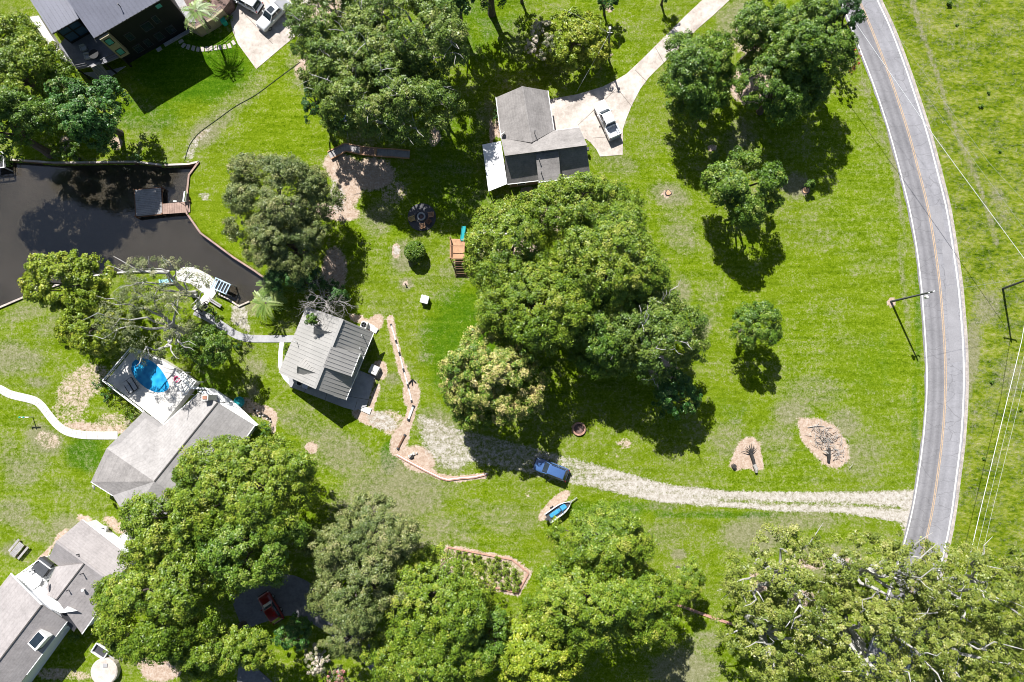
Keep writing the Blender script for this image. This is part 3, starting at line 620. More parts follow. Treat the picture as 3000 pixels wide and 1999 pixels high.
bulkhead(POND[32:], 'timber_bulkhead', 'tan-capped bulkhead at the lower left bank of the pond', M['concrete'], 2.6)
# ------------------------------------------------------------------ building helpers
def W3(pts): return [P(*p) for p in pts]
def roof_face(mb, pts, th=0.16, rib=0.0, rib_w=0.05, rib_h=0.05):
    """one sloping roof plane (3D points) with thickness; rib>0 adds standing seams that far apart"""
    n = len(pts); dn = Vector((0, 0, -th))
    nrm = Vector((0, 0, 0))
    for i in range(n): nrm += (pts[i] - pts[0]).cross(pts[(i+1) % n] - pts[0])
    nrm.normalize()
    if nrm.z < 0: nrm = -nrm; pts = pts[::-1]
    vs = list(pts) + [p + dn for p in pts]
    mb.add(vs, [tuple(range(n)), tuple(range(n, 2*n))[::-1]] + [(i, n + i, n + (i+1) % n, (i+1) % n) for i in range(n)])
    if rib:
        h = Vector((0, 0, 1)).cross(nrm).normalized(); s = nrm.cross(h); o = pts[0]
        uv = [((p - o).dot(h), (p - o).dot(s)) for p in pts]
        us = [u for u, _ in uv]; u = math.floor(min(us) / rib) * rib + rib * .5
        while u < max(us):
            hits = []
            for i in range(n):
                (u0, v0), (u1, v1) = uv[i], uv[(i+1) % n]
                if (u0 > u) != (u1 > u): hits.append(v0 + (v1 - v0) * (u - u0) / (u1 - u0))
            hits.sort()
            for a, b in zip(hits[::2], hits[1::2]):
                if b - a > .1: mb.bar(o + h*u + s*a + nrm*(rib_h*.5), o + h*u + s*b + nrm*(rib_h*.5), rib_w, rib_h)
            u += rib
    return mb
def inset(pts, d):
    """shrink a plan polygon (list of Vectors) by d metres"""
    n = len(pts); ar = sum(pts[i].x*pts[(i+1) % n].y - pts[(i+1) % n].x*pts[i].y for i in range(n)); sg = 1 if ar > 0 else -1
    out = []
    for i in range(n):
        a, b, c = pts[i-1], pts[i], pts[(i+1) % n]
        d1 = Vector((b.x-a.x, b.y-a.y)); d2 = Vector((c.x-b.x, c.y-b.y))
        d1.normalize(); d2.normalize()
        n1 = Vector((-d1.y, d1.x)) * sg; n2 = Vector((-d2.y, d2.x)) * sg
        m = n1 + n2; k = d / max(0.35, (1 + n1.dot(n2)) * .5) * .5
        out.append(Vector((b.x + m.x*k, b.y + m.y*k, b.z)))
    return out
def walls(pts, z0=0.0, drop=0.17):
    """outer walls: each plan point carries its own top height"""
    mb = MB(); n = len(pts)
    for i in range(n):
        a, b = pts[i], pts[(i+1) % n]
        mb.face([(a.x, a.y, z0), (b.x, b.y, z0), (b.x, b.y, b.z - drop), (a.x, a.y, a.z - drop)])
    return mb
def wall_panel(parent, a, b, t0, t1, z0, z1, name, mat, fmat=None, out=0.04, frame=0.09, fname='frame'):
    """window or door standing proud of the wall a-b (points on the wall, outside to the right of a->b)"""
    a = Vector((a.x, a.y, 0)); b = Vector((b.x, b.y, 0)); d = (b - a); L = d.length; d.normalize(); nn = Vector((d.y, -d.x, 0))
    p0 = a + d * (t0 * L); p1 = a + d * (t1 * L)
    def bx(q0, q1, za, zb, o0, o1):
        m = MB(); v = []
        for z in (za, zb):
            for q, o in ((q0, o0), (q1, o0), (q1, o1), (q0, o1)): v.append(q + nn * o + Vector((0, 0, z)))
        return m.add(v, [(0,3,2,1),(4,5,6,7),(0,1,5,4),(1,2,6,5),(2,3,7,6),(3,0,4,7)])
    w = bx(p0, p1, z0, z1, 0.005, out).build(name, mat, parent)
    if fmat:
        fm = MB()
        for q0, q1, za, zb in ((p0 - d*frame, p0 - d*.003, z0 - frame, z1 + frame), (p1 + d*.003, p1 + d*frame, z0 - frame, z1 + frame), (p0, p1, z0 - frame, z0 - .003), (p0, p1, z1 + .003, z1 + frame)):
            m = bx(q0, q1, za, zb, 0.003, out + .03); fm.add(m.v, m.f)
        fm.build(fname, fmat, w)
    return w
def ridge(parent, a, b, mat, w=.3):
    MB().bar(a + Vector((0, 0, .03)), b + Vector((0, 0, .03)), w, .06).build('ridge_cap', mat, parent)
def gutter(parent, a, b, mat=None):
    MB().bar(a + Vector((0, 0, -.05)), b + Vector((0, 0, -.05)), .13, .13).build('gutter', mat or M['white'], parent)
def vent(parent, px, py, z, mat=None, r=.06, h=.55):
    p = P(px, py, z)
    MB().lathe((p.x, p.y, p.z - .5), [(r, 0), (r, h + .5), (r*1.6, h + .5), (r*1.6, h + .56)], 8).build('vent_pipe', mat or M['dark_metal'], parent)
def dish(parent, px, py, z, az=2.0, r=.36):
    p = P(px, py, z); d = Vector((math.cos(az), math.sin(az), .55)).normalized()
    mb = MB(); u = d.orthogonal().normalized(); w = d.cross(u); n = 14; c = p + Vector((0, 0, .5)); rings = []
    for k in range(4):
        rr = r * k / 3 + .01; rings.append([c + d * (.22 * (k / 3) ** 2) + (u * math.cos(2*math.pi*j/n) + w * math.sin(2*math.pi*j/n)) * rr for j in range(n)])
    back = [[q - d * .02 for q in rg] for rg in rings[::-1]]
    mb.loft(rings + back, cap=False); o = mb.build('satellite_dish', M['offwhite'], parent)
    MB().bar(p - Vector((0, 0, .3)), c, .05).bar(c, c + d * .45, .03).build('dish_arm', M['dark_metal'], o)
def railing(mb, pts, z, h=1.0, step=1.5, w=.06):
    for a, b in zip(pts[:-1], pts[1:]):
        L = (b - a).length; n = max(1, int(L / step))
        for k in range(n + 1):
            q = a.lerp(b, k / n); mb.bar((q.x, q.y, z), (q.x, q.y, z + h), w)
        mb.bar((a.x, a.y, z + h), (b.x, b.y, z + h), w * 1.3); mb.bar((a.x, a.y, z + h * .5), (b.x, b.y, z + h * .5), w * .7)
    return mb

# ------------------------------------------------------------------ black house at the top left
h1 = thing('black_house', 'tall black sided house with charcoal standing seam roofs, cut by the top edge', 'house', P(375, 160))
mz, rz = 8.3, 11.2
A = P(275, 112, mz); B = P(496, -16, mz); eave = (B - A).normalized(); up = Vector((-eave.y, eave.x, 0)); 
run = 8.2
R1 = A + up * run + Vector((0, 0, rz - mz)); R2 = B + up * run + Vector((0, 0, rz - mz)); A3 = A + up * 2 * run; B3 = B + up * 2 * run
mb = MB(); roof_face(mb, [A, B, R2, R1], .22, .6, .09, .07); roof_face(mb, [R1, R2, B3, A3], .22, .6, .09, .07)
r = mb.build('roof', M['metal_dark'], h1)
MB().bar(A + Vector((0, 0, -.1)), B + Vector((0, 0, -.1)), .14, .2).build('gutter', M['black'], r)
vent(r, 352, 19, 8.9)
fp = inset([A, B, B + up*run + Vector((0, 0, rz - mz)), B3, A3, A + up*run + Vector((0, 0, rz - mz))], .45)
walls(fp, 0, .3).build('wall', M['black_wall'], h1)
wa, wb = fp[0], fp[1]            # lit-less front wall, outside is to the right of a->b
for t0, z0, w_ in [(.2, 1.0, .09), (.36, 1.0, .07), (.52, 1.0, .09), (.70, 1.0, .09), (.24, 3.9, .08), (.48, 3.9, .12), (.66, 4.2, .06)]:
    wall_panel(h1, wa, wb, t0, t0 + w_, z0, z0 + 1.5, 'window', M['glass'], M['dark_metal'])
wall_panel(h1, wa, wb, .80, .87, 6.5, 7.3, 'window', M['teal_glass'], M['black'])
bay = wall_panel(h1, wa, wb, .005, .135, 2.9, 8.0, 'bay_wall', M['tan_wall'], None, out=.9)
d_ = (wb - wa).normalized(); nn = Vector((d_.y, -d_.x, 0)); q0 = wa + nn * .9; q1 = wb + nn * .9
wall_panel(h1, q0, q1, .035, .105, 6.3, 7.5, 'window', M['teal_glass'], M['black']); wall_panel(h1, q0, q1, .035, .105, 3.6, 4.8, 'window', M['teal_glass'], M['black'])
# lower left wing
C1 = P(152, 99, 7.0); C2 = P(233, 53, 7.0); e2 = (C2 - C1).normalized(); u2 = Vector((-e2.y, e2.x, 0))
wlen = 14.0; C3 = C2 + u2 * wlen + Vector((0, 0, 2.2)); C4 = C1 + u2 * wlen + Vector((0, 0, 2.2))
mb = MB(); roof_face(mb, [C1, C2, C3, C4], .2, .6, .09, .07); r2 = mb.build('roof', M['metal_dark'], h1)
MB().bar(C1 + Vector((0, 0, -.1)), C2 + Vector((0, 0, -.1)), .13, .18).build('gutter', M['black'], r2)
f2 = inset([C1, C2, C3, C4], .5)
walls(f2, 0, .3).build('wall', M['black_wall'], h1)
for t0, z0, z1 in [(.06, 5.2, 6.6), (.53, 5.2, 6.6), (.06, 3.5, 5.0), (.53, 3.5, 5.0)]:
    wall_panel(h1, f2[0], f2[1], t0, t0 + .41, z0, z1, 'window', M['blue_glass'], M['black'])
# raised deck in the angle of the house
dk = thing('raised_deck', 'dark raised deck with stair in the corner of the black house', 'deck', P(290, 190))
DZ = 3.0
dpts = [P(172, 132, DZ), P(240, 60, DZ), P(330, 130, DZ), P(352, 166, DZ), P(306, 186, DZ), P(226, 203, DZ)]
MB().prism([(p.x, p.y) for p in dpts], DZ - .22, DZ).build('deck_floor', M['deck_dark'], dk)
for p in dpts[3:]: MB().bar((p.x, p.y, 0), (p.x, p.y, DZ - .23), .2).build('post', M['black_wall'], dk)
railing(MB(), [dpts[0], dpts[5], dpts[5].lerp(dpts[4], .45)], DZ).build('railing', M['dark_metal'], dk)
railing(MB(), [dpts[4], dpts[3]], DZ).build('railing', M['dark_metal'], dk)
s0 = P(280, 190, DZ); s1 = P(312, 236, 0.1); sm = MB(); side = Vector((.62, .32, 0)).normalized() * .65
for k in range(15):
    q = s0.lerp(s1, k / 14); sm.bar(q - side, q + side, .3, .06)
sm.bar(s0 - side, s1 - side, .08, .28).bar(s0 + side, s1 + side, .08, .28); st_ = sm.build('stair', M['deck_grey'], dk)
MB().prism([tuple(P(*p))[:2] for p in [(245, 215), (330, 205), (370, 195), (300, 242)]], -.1, .12).build('landing', M['concrete_grey'], dk)
for px, py, rz_, lab in [(250, 146, .4, 'pale cushioned armchair on the dark deck close to the wing windows'), (262, 170, .2, 'pale armchair alone in the middle of the dark deck')]:
    c = thing('deck_armchair', lab, 'armchair', P(px, py, DZ), rz_)
    MB().box((0, 0, .3), (.75, .7, .34)).build('seat', M['canvas'], c, local=True, bevel=.06)
    MB().box((0, .33, .6), (.75, .16, .5)).build('backrest', M['canvas'], c, local=True, bevel=.05)
    for s in (-1, 1): MB().box((s*.4, 0, .42), (.12, .7, .4)).build('armrest', M['canvas'], c, local=True, bevel=.03)
tb = thing('patio_table', 'dark round table on the shaded deck of the black house', 'table', P(283, 166, DZ))
MB().lathe((0, 0, .68), [(.7, 0), (.72, .03), (.7, .06)], 20).build('tabletop', M['black'], tb, local=True)
MB().lathe((0, 0, .05), [(.3, 0), (.06, .06), (.05, .62)], 12).build('pedestal', M['dark_metal'], tb, local=True)
tr = thing('side_terrace', 'sunlit pale terrace with thin rail along the left side of the black house', 'terrace', P(140, 130))
MB().prism([tuple(P(*p, 1.6))[:2] for p in [(86, 50), (113, 46), (150, 105), (182, 150), (196, 176), (172, 168), (150, 142)]], 0, 1.6).build('terrace_slab', M['concrete_light'], tr)
railing(MB(), [P(87, 51, 1.6), P(120, 98, 1.6), P(150, 140, 1.6), P(172, 166, 1.6)], 1.6, .9, 2.2, .05).build('railing', M['dark_metal'], tr)
# planter wall beside the driveway
pl = thing('planter_wall', 'tan stucco retaining wall with rail beside the flagstone path', 'retaining wall', P(600, 100))
PZ = 2.2
wallp = [P(558, 88, 0), P(592, 106, 0), P(640, 78, 0), P(671, 52, 0)]
mb = MB()
for a, b in zip(wallp[:-1], wallp[1:]): mb.bar((a.x, a.y, PZ/2), (b.x, b.y, PZ/2), .3, PZ)
mb.build('wall', M['tan_wall'], pl)
railing(MB(), [w + Vector((0, 0, 0)) for w in wallp[1:]], PZ, .8, 1.1, .05).build('railing', M['dark_metal'], pl)
back = [P(560, 90), P(592, 106), P(640, 78), P(669, 53), P(690, 26), P(686, -60), P(520, -60)]
MB().prism([(p.x, p.y) for p in back], 0, PZ - .15).build('planting_bed', M['mulch'], pl)
MB().prism([tuple(P(*p, PZ))[:2] for p in [(497, 0), (532, -10), (574, 64), (556, 66)]], PZ - .14, PZ).build('paving', M['concrete_grey'], pl)

# ------------------------------------------------------------------ ranch house with the grey shingle roof
h2 = thing('ranch_house', 'grey shingled ranch house with a white metal patio roof by the long driveway', 'house', P(1590, 420))
ez, kz = 3.0, 6.0
g = [P(1453, 286, ez), P(1530, 253, 4.85), P(1605, 266, ez), P(1623, 382, ez), P(1557, 418, 4.85), P(1468, 405, ez)]
mb = MB(); roof_face(mb, [g[0], g[1], g[4] , g[5]], .18); roof_face(mb, [g[1], g[2], g[3], g[4]], .18)
r = mb.build('roof', M['shingle_grey'], h2); ridge(r, g[1], g[4], M['shingle_grey'], .28)
gutter(r, g[0], g[5]); gutter(r, g[2], g[3])
w1 = inset([g[0], g[5].lerp(g[0], -.12), g[3].lerp(g[2], -.12), g[2], g[1]], .4); walls(w1, 0, .22).build('wall', M['brick_wall'], h2)
N0, N1 = P(1467, 404, ez), P(1697, 373, ez); K0, K1 = P(1478, 452, kz), P(1719, 421, kz); S0, S1 = P(1487, 540, ez), P(1729, 512, ez)
nd_ = (K0 - N0); over = Vector((nd_.x, nd_.y, 0)).normalized() * .3
mb = MB(); roof_face(mb, [N0, N1, K1 + over + Vector((0, 0, .16)), K0 + over + Vector((0, 0, .16))], .18); rN = mb.build('roof', M['shingle_grey'], h2)
low = Vector((0, 0, -.42))
mb = MB(); roof_face(mb, [K0 + low, K1 + low, S1, S0], .18); rS = mb.build('roof', M['shingle_grey'], h2)
gutter(rN, P(1628, 383, ez), N1); gutter(rS, S0, S1)
# dormer
D0, D1 = K0.lerp(K1, .375) + low + over*1.1, K0.lerp(K1, .655) + low + over*1.1; E0, E1 = P(1578, 534, 4.35), P(1643, 527, 4.35)
D0.z = D1.z = 5.45
mb = MB(); roof_face(mb, [D0, D1, E1, E0], .16); dr = mb.build('dormer_roof', M['shingle_grey'], h2); gutter(dr, E0, E1)
mb = MB(); f3 = inset([D0, D1, E1, E0], .25)
for a, b, c, d in ((f3[0], f3[3], 3.2, 0), (f3[2], f3[1], 3.2, 0), (f3[3], f3[2], 3.0, 0)): mb.face([(a.x, a.y, c), (b.x, b.y, c), (b.x, b.y, b.z - .16), (a.x, a.y, a.z - .16)])
mb.build('dormer_wall', M['white_wall'], h2)
for px, py, z in [(1567, 388, 5.0), (1580, 471, 5.2), (1586, 508, 4.7), (1652, 515, 3.8)]: vent(h2, px, py, z)
dish(h2, 1476, 398, 3.1, 2.3)
w2 = inset([N0, S0, S1, N1], .45)
mid0 = K0 + Vector((0, 0, -.1)); mid1 = K1 + Vector((0, 0, -.1)); x0 = w2[0].lerp(w2[1], .5); x1 = w2[3].lerp(w2[2], .5)
walls([w2[0], Vector((x0.x, x0.y, kz - .3)), w2[1], w2[2], Vector((x1.x, x1.y, kz - .3)), w2[3]], 0, .25).build('wall', M['brick_wall'], h2)
for t in (.1, .45, .8): wall_panel(h2, w2[1], w2[2], t, t + .1, .9, 2.2, 'window', M['glass'], M['white'])
wall_panel(h2, w1[2], w1[3], .2, .8, 0.05, 2.3, 'garage_door', M['white'], M['white'])
MB().box(P(1722, 437, 1.0) , (.3, .5, .4)).build('meter_box', M['dark_metal'], h2)
pc = thing('patio_cover', 'bright white metal patio roof on posts beside the ranch house', 'patio roof', P(1450, 490))
pp = [P(1413, 424, 2.5), P(1467, 414, 2.75), P(1486, 539, 2.75), P(1431, 561, 2.5)]
mb = MB(); roof_face(mb, pp, .12, 1.4, .03, .02); mb.build('roof', M['metal_white'], pc)
for q in (pp[0].lerp(pp[1], .06).lerp(pp[3], .03), pp[0].lerp(pp[3], .5).lerp(pp[1], .06), pp[3].lerp(pp[1], .05)): MB().bar((q.x, q.y, 0), (q.x, q.y, q.z - .13), .12).build('post', M['white'], pc)
MB().prism([tuple(P(*p))[:2] for p in [(1415, 432), (1465, 424), (1480, 540), (1433, 560)]], 0, .08).build('patio_slab', M['concrete_grey'], pc)

# ------------------------------------------------------------------ cottage with the ribbed grey metal roof
h3 = thing('metal_roof_cottage', 'cottage with light grey ribbed metal roof and two small gable dormers', 'house', P(940, 1060))
ez, kz = 3.0, 6.3
LT, LB = P(897, 898, ez), P(816, 1092, ez); KT, KB = P(1004, 935, kz), P(922, 1139, kz); RT, RB = P(1095, 975, ez), P(1013, 1173, ez)
mb = MB(); roof_face(mb, [LT, LB, KB, KT], .15, .55, .09, .06); roof_face(mb, [KT, KB, RB, RT], .15, .55, .09, .06)
r = mb.build('roof', M['metal_grey'], h3); ridge(r, KT, KB, M['metal_grey'], .35)
gutter(r, RT, RB)
# shed dormer over the right slope
Q0, Q1 = P(1003, 1017, 5.5), P(949, 1074, 6.35); Q2, Q3 = P(1055, 1036, 4.7), P(1029, 1103, 4.7)
Q0 = KT.lerp(KB, .40) + Vector((0, 0, .12)); Q1 = KT.lerp(KB, .69) + Vector((0, 0, .12))
mb = MB(); roof_face(mb, [Q0, Q1, Q3, Q2], .14, .55, .09, .06); sdr = mb.build('shed_dormer_roof', M['metal_grey'], h3); gutter(sdr, Q2, Q3)
mb = MB(); f = inset([Q0, Q1, Q3, Q2], .12)
for a, b in ((f[1], f[2]), (f[2], f[3]), (f[3], f[0])): mb.face([(a.x, a.y, 2.6), (b.x, b.y, 2.6), (b.x, b.y, b.z - .15), (a.x, a.y, a.z - .15)])
mb.build('dormer_wall', M['white_wall'], h3)
wall_panel(h3, f[2], f[3], .2, .4, 3.75, 4.35, 'window', M['glass'], M['dark_metal']); wall_panel(h3, f[2], f[3], .6, .8, 3.75, 4.35, 'window', M['glass'], M['dark_metal'])
fw = inset([LT, LB, KB, RB, RT, KT], .5); walls(fw, 0, .2).build('wall', M['grey_wall'], h3)
for a, b, ts in ((fw[1], fw[2], (.25, .6)), (fw[2], fw[3], (.15, .5))):
    for t in ts: wall_panel(h3, a, b, t, t + .22, .9, 2.2, 'window', M['blue_glass'], M['white'])
for t in (.1, .5, .75): wall_panel(h3, fw[3], fw[4], t, t + .1, .9, 2.2, 'window', M['glass'], M['white'])
wall_panel(h3, fw[3], fw[4], .3, .38, .06, 2.1, 'door', M['white'], M['white'])
def gable_dormer(RF, RBk, NF, NB, SF, SB):
    rf, rb, nf, nb, sf, sb = [P(*q) for q in (RF, RBk, NF, NB, SF, SB)]
    mb = MB(); roof_face(mb, [rf, nf, nb, rb], .1, .4, .08, .05); roof_face(mb, [rf, rb, sb, sf], .1, .4, .08, .05)
    o = mb.build('gable_dormer', M['metal_grey'], h3)
    i = .15; a = nf.lerp(sf, .12); b = sf.lerp(nf, .12); back = (rb - rf).normalized() * .2; a = a + back; b = b + back; c = rf + back - Vector((0, 0, .1))
    m2 = MB().face([(a.x, a.y, 3.3), (b.x, b.y, 3.3), (b.x, b.y, b.z - .1), c, (a.x, a.y, a.z - .1)])
    for p, q in ((a, nb), (b, sb)): m2.face([(p.x, p.y, 3.3), (q.x, q.y, 3.3), (q.x, q.y, q.z - .12), (p.x, p.y, p.z - .12)])
    m2.build('dormer_cheek', M['white_wall'], o)
gable_dormer((871, 1073, 5.95), (933, 1096, 5.95), (893, 1047, 4.35), (928, 1063, 4.6), (869, 1096, 4.35), (897, 1113, 4.6))
gable_dormer((919, 960, 5.95), (982, 978, 5.95), (941, 934, 4.35), (975, 950, 4.6), (918, 982, 4.35), (948, 999, 4.6))
for px, py, z in [(1061, 983, 4.3), (1056, 1021, 4.0), (867, 1002, 4.1)]: vent(h3, px, py, z, M['galv'], .05, .4)
pt = thing('cottage_patio', 'long grey concrete patio in the shade of the ribbed roof cottage', 'patio', P(1000, 1190))
MB().prism([tuple(P(*p))[:2] for p in [(846, 1104), (850, 1133), (1008, 1194), (1040, 1203), (1075, 1190), (1099, 1105), (1052, 1085), (1012, 1172)]], -.1, .22).build('patio_slab', M['concrete_grey'], pt)
for a, b in [((1014, 1160), (1083, 1172)), ((1047, 1176), (1040, 1200)), ((900, 1130), (893, 1150)), ((960, 1150), (953, 1174))]:
    pa, pb = P(*a), P(*b); MB().bar((pa.x, pa.y, .222), (pb.x, pb.y, .222), .07, .01).build('expansion_joint', M['joint'], pt)
stp = thing('garden_step', 'white concrete step slab at the corner of the cottage patio', 'step', P(1067, 1202))
MB().prism([tuple(P(*p))[:2] for p in [(1043, 1196), (1054, 1188), (1090, 1197), (1083, 1215)]], 0, .14).build('step_slab', M['concrete_light'], stp)

# ------------------------------------------------------------------ house with the swimming pool
h4 = thing('pool_house', 'tan shingled house with a hipped wing beside the blue swimming pool', 'house', P(480, 1330))
ez, kz = 3.0, 4.9
G0, G1, G2 = P(582, 1152, ez), P(637, 1180, kz), P(746, 1247, ez); AP = P(452, 1411, kz); V0 = P(478, 1246, ez); E2 = P(575, 1490, ez)
H0, H1_ = P(421, 1206, ez), P(312, 1314, ez); Wc, Wd = P(266, 1412, ez), P(330, 1452, ez); Sx = P(377, 1528, ez)
def flat(mbx, pts): return roof_face(mbx, pts, .18)
mb = MB(); flat(mb, [G0, G1, AP, V0]); flat(mb, [G1, G2, E2, AP]); flat(mb, [H0, V0, AP, H1_]); flat(mb, [Wd, AP, E2, Sx])
r = mb.build('roof', M['shingle_tan'], h4)
mb = MB(); roof_face(mb, [H1_, AP, Wd, Wc], .18); mb.build('roof', M['shingle_grey'], h4)
tag(h4.children[-1], 'darker grey hipped end roof')
ridge(r, G1, AP, M['ridge_dark'], .16); gutter(r, Wc, Wd); gutter(r, G0, V0); gutter(r, G2, E2)
fw = inset([H0, H1_, Wc, Wd, Sx, E2, G2, Vector((G1.x, G1.y, kz)), G0, V0], .5); walls(fw, 0, .25).build('wall', M['white_wall'], h4)
dish(h4, 284, 1425, 2.9, 3.6, .42)
ch = P(603, 1165, 5.2)
c_ = MB().box((ch.x, ch.y, 4.0), (.9, .8, 3.0)).build('chimney', M['offwhite'], h4); MB().box((ch.x, ch.y, 5.54), (.6, .5, .06)).build('flue', M['brick'], c_)
# white porch at the gable end
po = thing('white_porch', 'white flat porch roof along the gable end of the pool house', 'porch', P(690, 1200))
mb = MB(); roof_face(mb, [P(638, 1180, 2.9), P(690, 1182, 2.7), P(757, 1245, 2.7), P(747, 1249, 2.9)], .14); mb.build('roof', M['metal_white'], po)
for q in [P(688, 1186, 0), P(722, 1217, 0), P(752, 1245, 0)]: MB().bar((q.x, q.y, 0), (q.x, q.y, 2.6), .12).build('post', M['white'], po)
pw_ = thing('privacy_wall', 'tall white garden wall bending between pool deck and porch', 'wall', P(640, 1160))
mb = MB(); ptsw = [P(540, 1092), P(585, 1138), P(628, 1140), P(692, 1182)]
for a, b in zip(ptsw[:-1], ptsw[1:]): mb.bar((a.x, a.y, 1.3), (b.x, b.y, 1.3), .16, 2.6)
mb.build('wall', M['white_wall'], pw_)
mb = MB()
for a, b in zip(ptsw[:-1], ptsw[1:]): mb.bar((a.x, a.y, 2.63), (b.x, b.y, 2.63), .26, .06)
mb.build('coping', M['white'], pw_)
mb = MB(); roof_face(mb, [P(578, 1146, 2.5), P(630, 1143, 2.3), P(688, 1180, 2.3), P(640, 1178, 2.5)], .1); mb.build('lean_to_roof', M['metal_white'], pw_)
# pool deck with the pool cut into it
pd = thing('pool_deck', 'raised white pool deck with white railing beside the tan roof', 'pool deck', P(440, 1130))
PDZ = 1.5
DPX = [(312, 1116), (393, 1020), (470, 1052), (536, 1093), (573, 1122), (477, 1244)]
PPX = [(384, 1082), (388, 1062), (404, 1051), (425, 1051), (447, 1060), (469, 1080), (486, 1106), (495, 1128), (492, 1141), (481, 1148), (460, 1150), (436, 1142), (411, 1124), (393, 1104)]
dpt = [P(*p, PDZ) for p in DPX]; ppt = [P(p[0], p[1], PDZ) for p in [tuple(q) for q in catmull(PPX + PPX[:1], 3)[:-1]]]
tess = tessellate_polygon([[Vector((p.x, p.y, 0)) for p in dpt], [Vector((p.x, p.y, 0)) for p in ppt]]); allp = dpt + ppt
mb = MB().add(allp, [tuple(t) for t in tess])
for loop in (dpt,):
    for a, b in zip(loop, loop[1:] + loop[:1]): mb.face([(a.x, a.y, 0), (b.x, b.y, 0), b, a])
mb.build('deck_floor', M['concrete_light'], pd)
mb = MB()
for a, b in zip(ppt, ppt[1:] + ppt[:1]): mb.face([(a.x, a.y, 0.1), (b.x, b.y, 0.1), b, a])
mb.face([(p.x, p.y, .1) for p in ppt]); mb.build('pool_basin', plain('pool_liner', (0.05, 0.35, 0.55), .4), pd)
MB().face([(p.x, p.y, PDZ - .1) for p in ppt]).build('pool_water', M['pool'], pd)
railing(MB(), [dpt[5], dpt[0], dpt[1], dpt[2]], PDZ, .95, 1.6, .09).build('railing', M['white'], pd)
railing(MB(), [dpt[3], dpt[4]], PDZ, .95, 1.6, .09).build('railing', M['white'], pd)
s_ = P(445, 1215, PDZ); MB().box((s_.x - .6, s_.y - 1.6, .6), (1.1, .8, 1.2), -.7).build('deck_step', M['white'], pd)
# pergola beam on the deck
pg = thing('pergola', 'white slatted pergola at the right corner of the pool deck', 'pergola', P(552, 1120, PDZ))
ca, cb, cc, cd = P(508, 1124, PDZ+2.3), P(536, 1090, PDZ+2.3), P(574, 1118, PDZ+2.3), P(545, 1156, PDZ+2.3)
for q in (ca, cb, cc, cd): MB().bar((q.x, q.y, PDZ), (q.x, q.y, q.z), .13).build('post', M['white'], pg)
mb = MB()
for k in range(7): mb.bar(cb.lerp(cc, k/6), ca.lerp(cd, k/6), .1, .12)
mb.bar(cb, cc, .1, .15).bar(ca, cd, .1, .15); mb.build('slat_roof', M['white'], pg)

# ------------------------------------------------------------------ white house at the lower left corner
h5 = thing('white_house', 'big white sided house with taupe shingle gables at the lower left corner', 'house', P(150, 1800))
ez, kz = 3.1, 5.0
a0, a1, k0, k1 = P(240, 1522, ez), P(396, 1642, ez), P(165, 1586, kz), P(326, 1704, kz)
b0, b1 = P(142, 1636, ez), P(300, 1760, ez)
mb = MB(); roof_face(mb, [a0, a1, k1, k0], .18); roof_face(mb, [k0, k1, b1, b0], .18); r = mb.build('roof', M['shingle_brown'], h5)
ridge(r, k0, k1, M['shingle_brown'], .3); gutter(r, a0, a1)
fw = inset([a0, a1, k1, b1, b0, k0], .4); walls(fw, 0, .25).build('wall', M['white_wall'], h5)
c0, c1 = P(247, 1651, kz - .15), P(166, 1757, kz - .15); l0, l1 = P(163, 1661, 3.8), P(126, 1740, 3.8); q0, q1 = P(311, 1758, 3.1), P(240, 1858, 3.1)
mb = MB(); roof_face(mb, [c0, c1, l1, l0], .18); roof_face(mb, [c0, c1, q1, q0], .18); r = mb.build('roof', M['shingle_brown'], h5)
ridge(r, c0, c1, M['ridge_dark'], .16); gutter(r, q0, q1)
fw = inset([c0, q0, q1, c1, l1, l0], .4); walls(fw, 0, .25).build('wall', M['white_wall'], h5)
ez, kz = 4.1, 6.0
e0, e1 = P(122, 1773, kz), P(-60, 2012, kz); f0, f1 = P(31, 1680, ez), P(-160, 1920, ez); s0, s1 = P(196, 1822, ez), P(78, 1977, ez); s2 = P(-20, 2110, ez)
mb = MB(); roof_face(mb, [e0, e1, f1, f0], .18); roof_face(mb, [e0, s0, s1, s2, e1], .18); r = mb.build('roof', M['shingle_brown'], h5)
ridge(r, e0, e1, M['ridge_dark'], .16); gutter(r, s0, s1); gutter(r, e0, f0)
fw = inset([e0, s0, s2, e1, f1, f0][::-1], .45); walls(fw, 0, .25).build('wall', M['white_wall'], h5)
wa, wb = inset([s0, s2, f1, f0], .45)[1], inset([s0, s2, f1, f0], .45)[0]
for t0 in (.5, .64, .78, .9): wall_panel(h5, wa, wb, t0, t0 + .06, 0.9, 2.1, 'window', M['glass'], M['white'])
# skylight dormer and vents
sk = P(133, 1866, 4.0); s_o = MB().box((sk.x, sk.y, 5.0), (1.5, 2.3, 1.1), -.7).build('roof_dormer', M['white'], h5, bevel=.04)
MB().box((sk.x - .1, sk.y + .1, 5.57), (1.1, 1.8, .05), -.7).build('skylight', M['glass'], s_o)
for px, py, z in [(233, 1623, 4.7), (243, 1680, 4.7), (203, 1728, 4.6), (117, 1901, 4.9)]: vent(h5, px, py, z)
vent(h5, 246, 1728, 4.3, M['white'], .12, .3)
dish(h5, 134, 1710, 4.3, .5, .45)
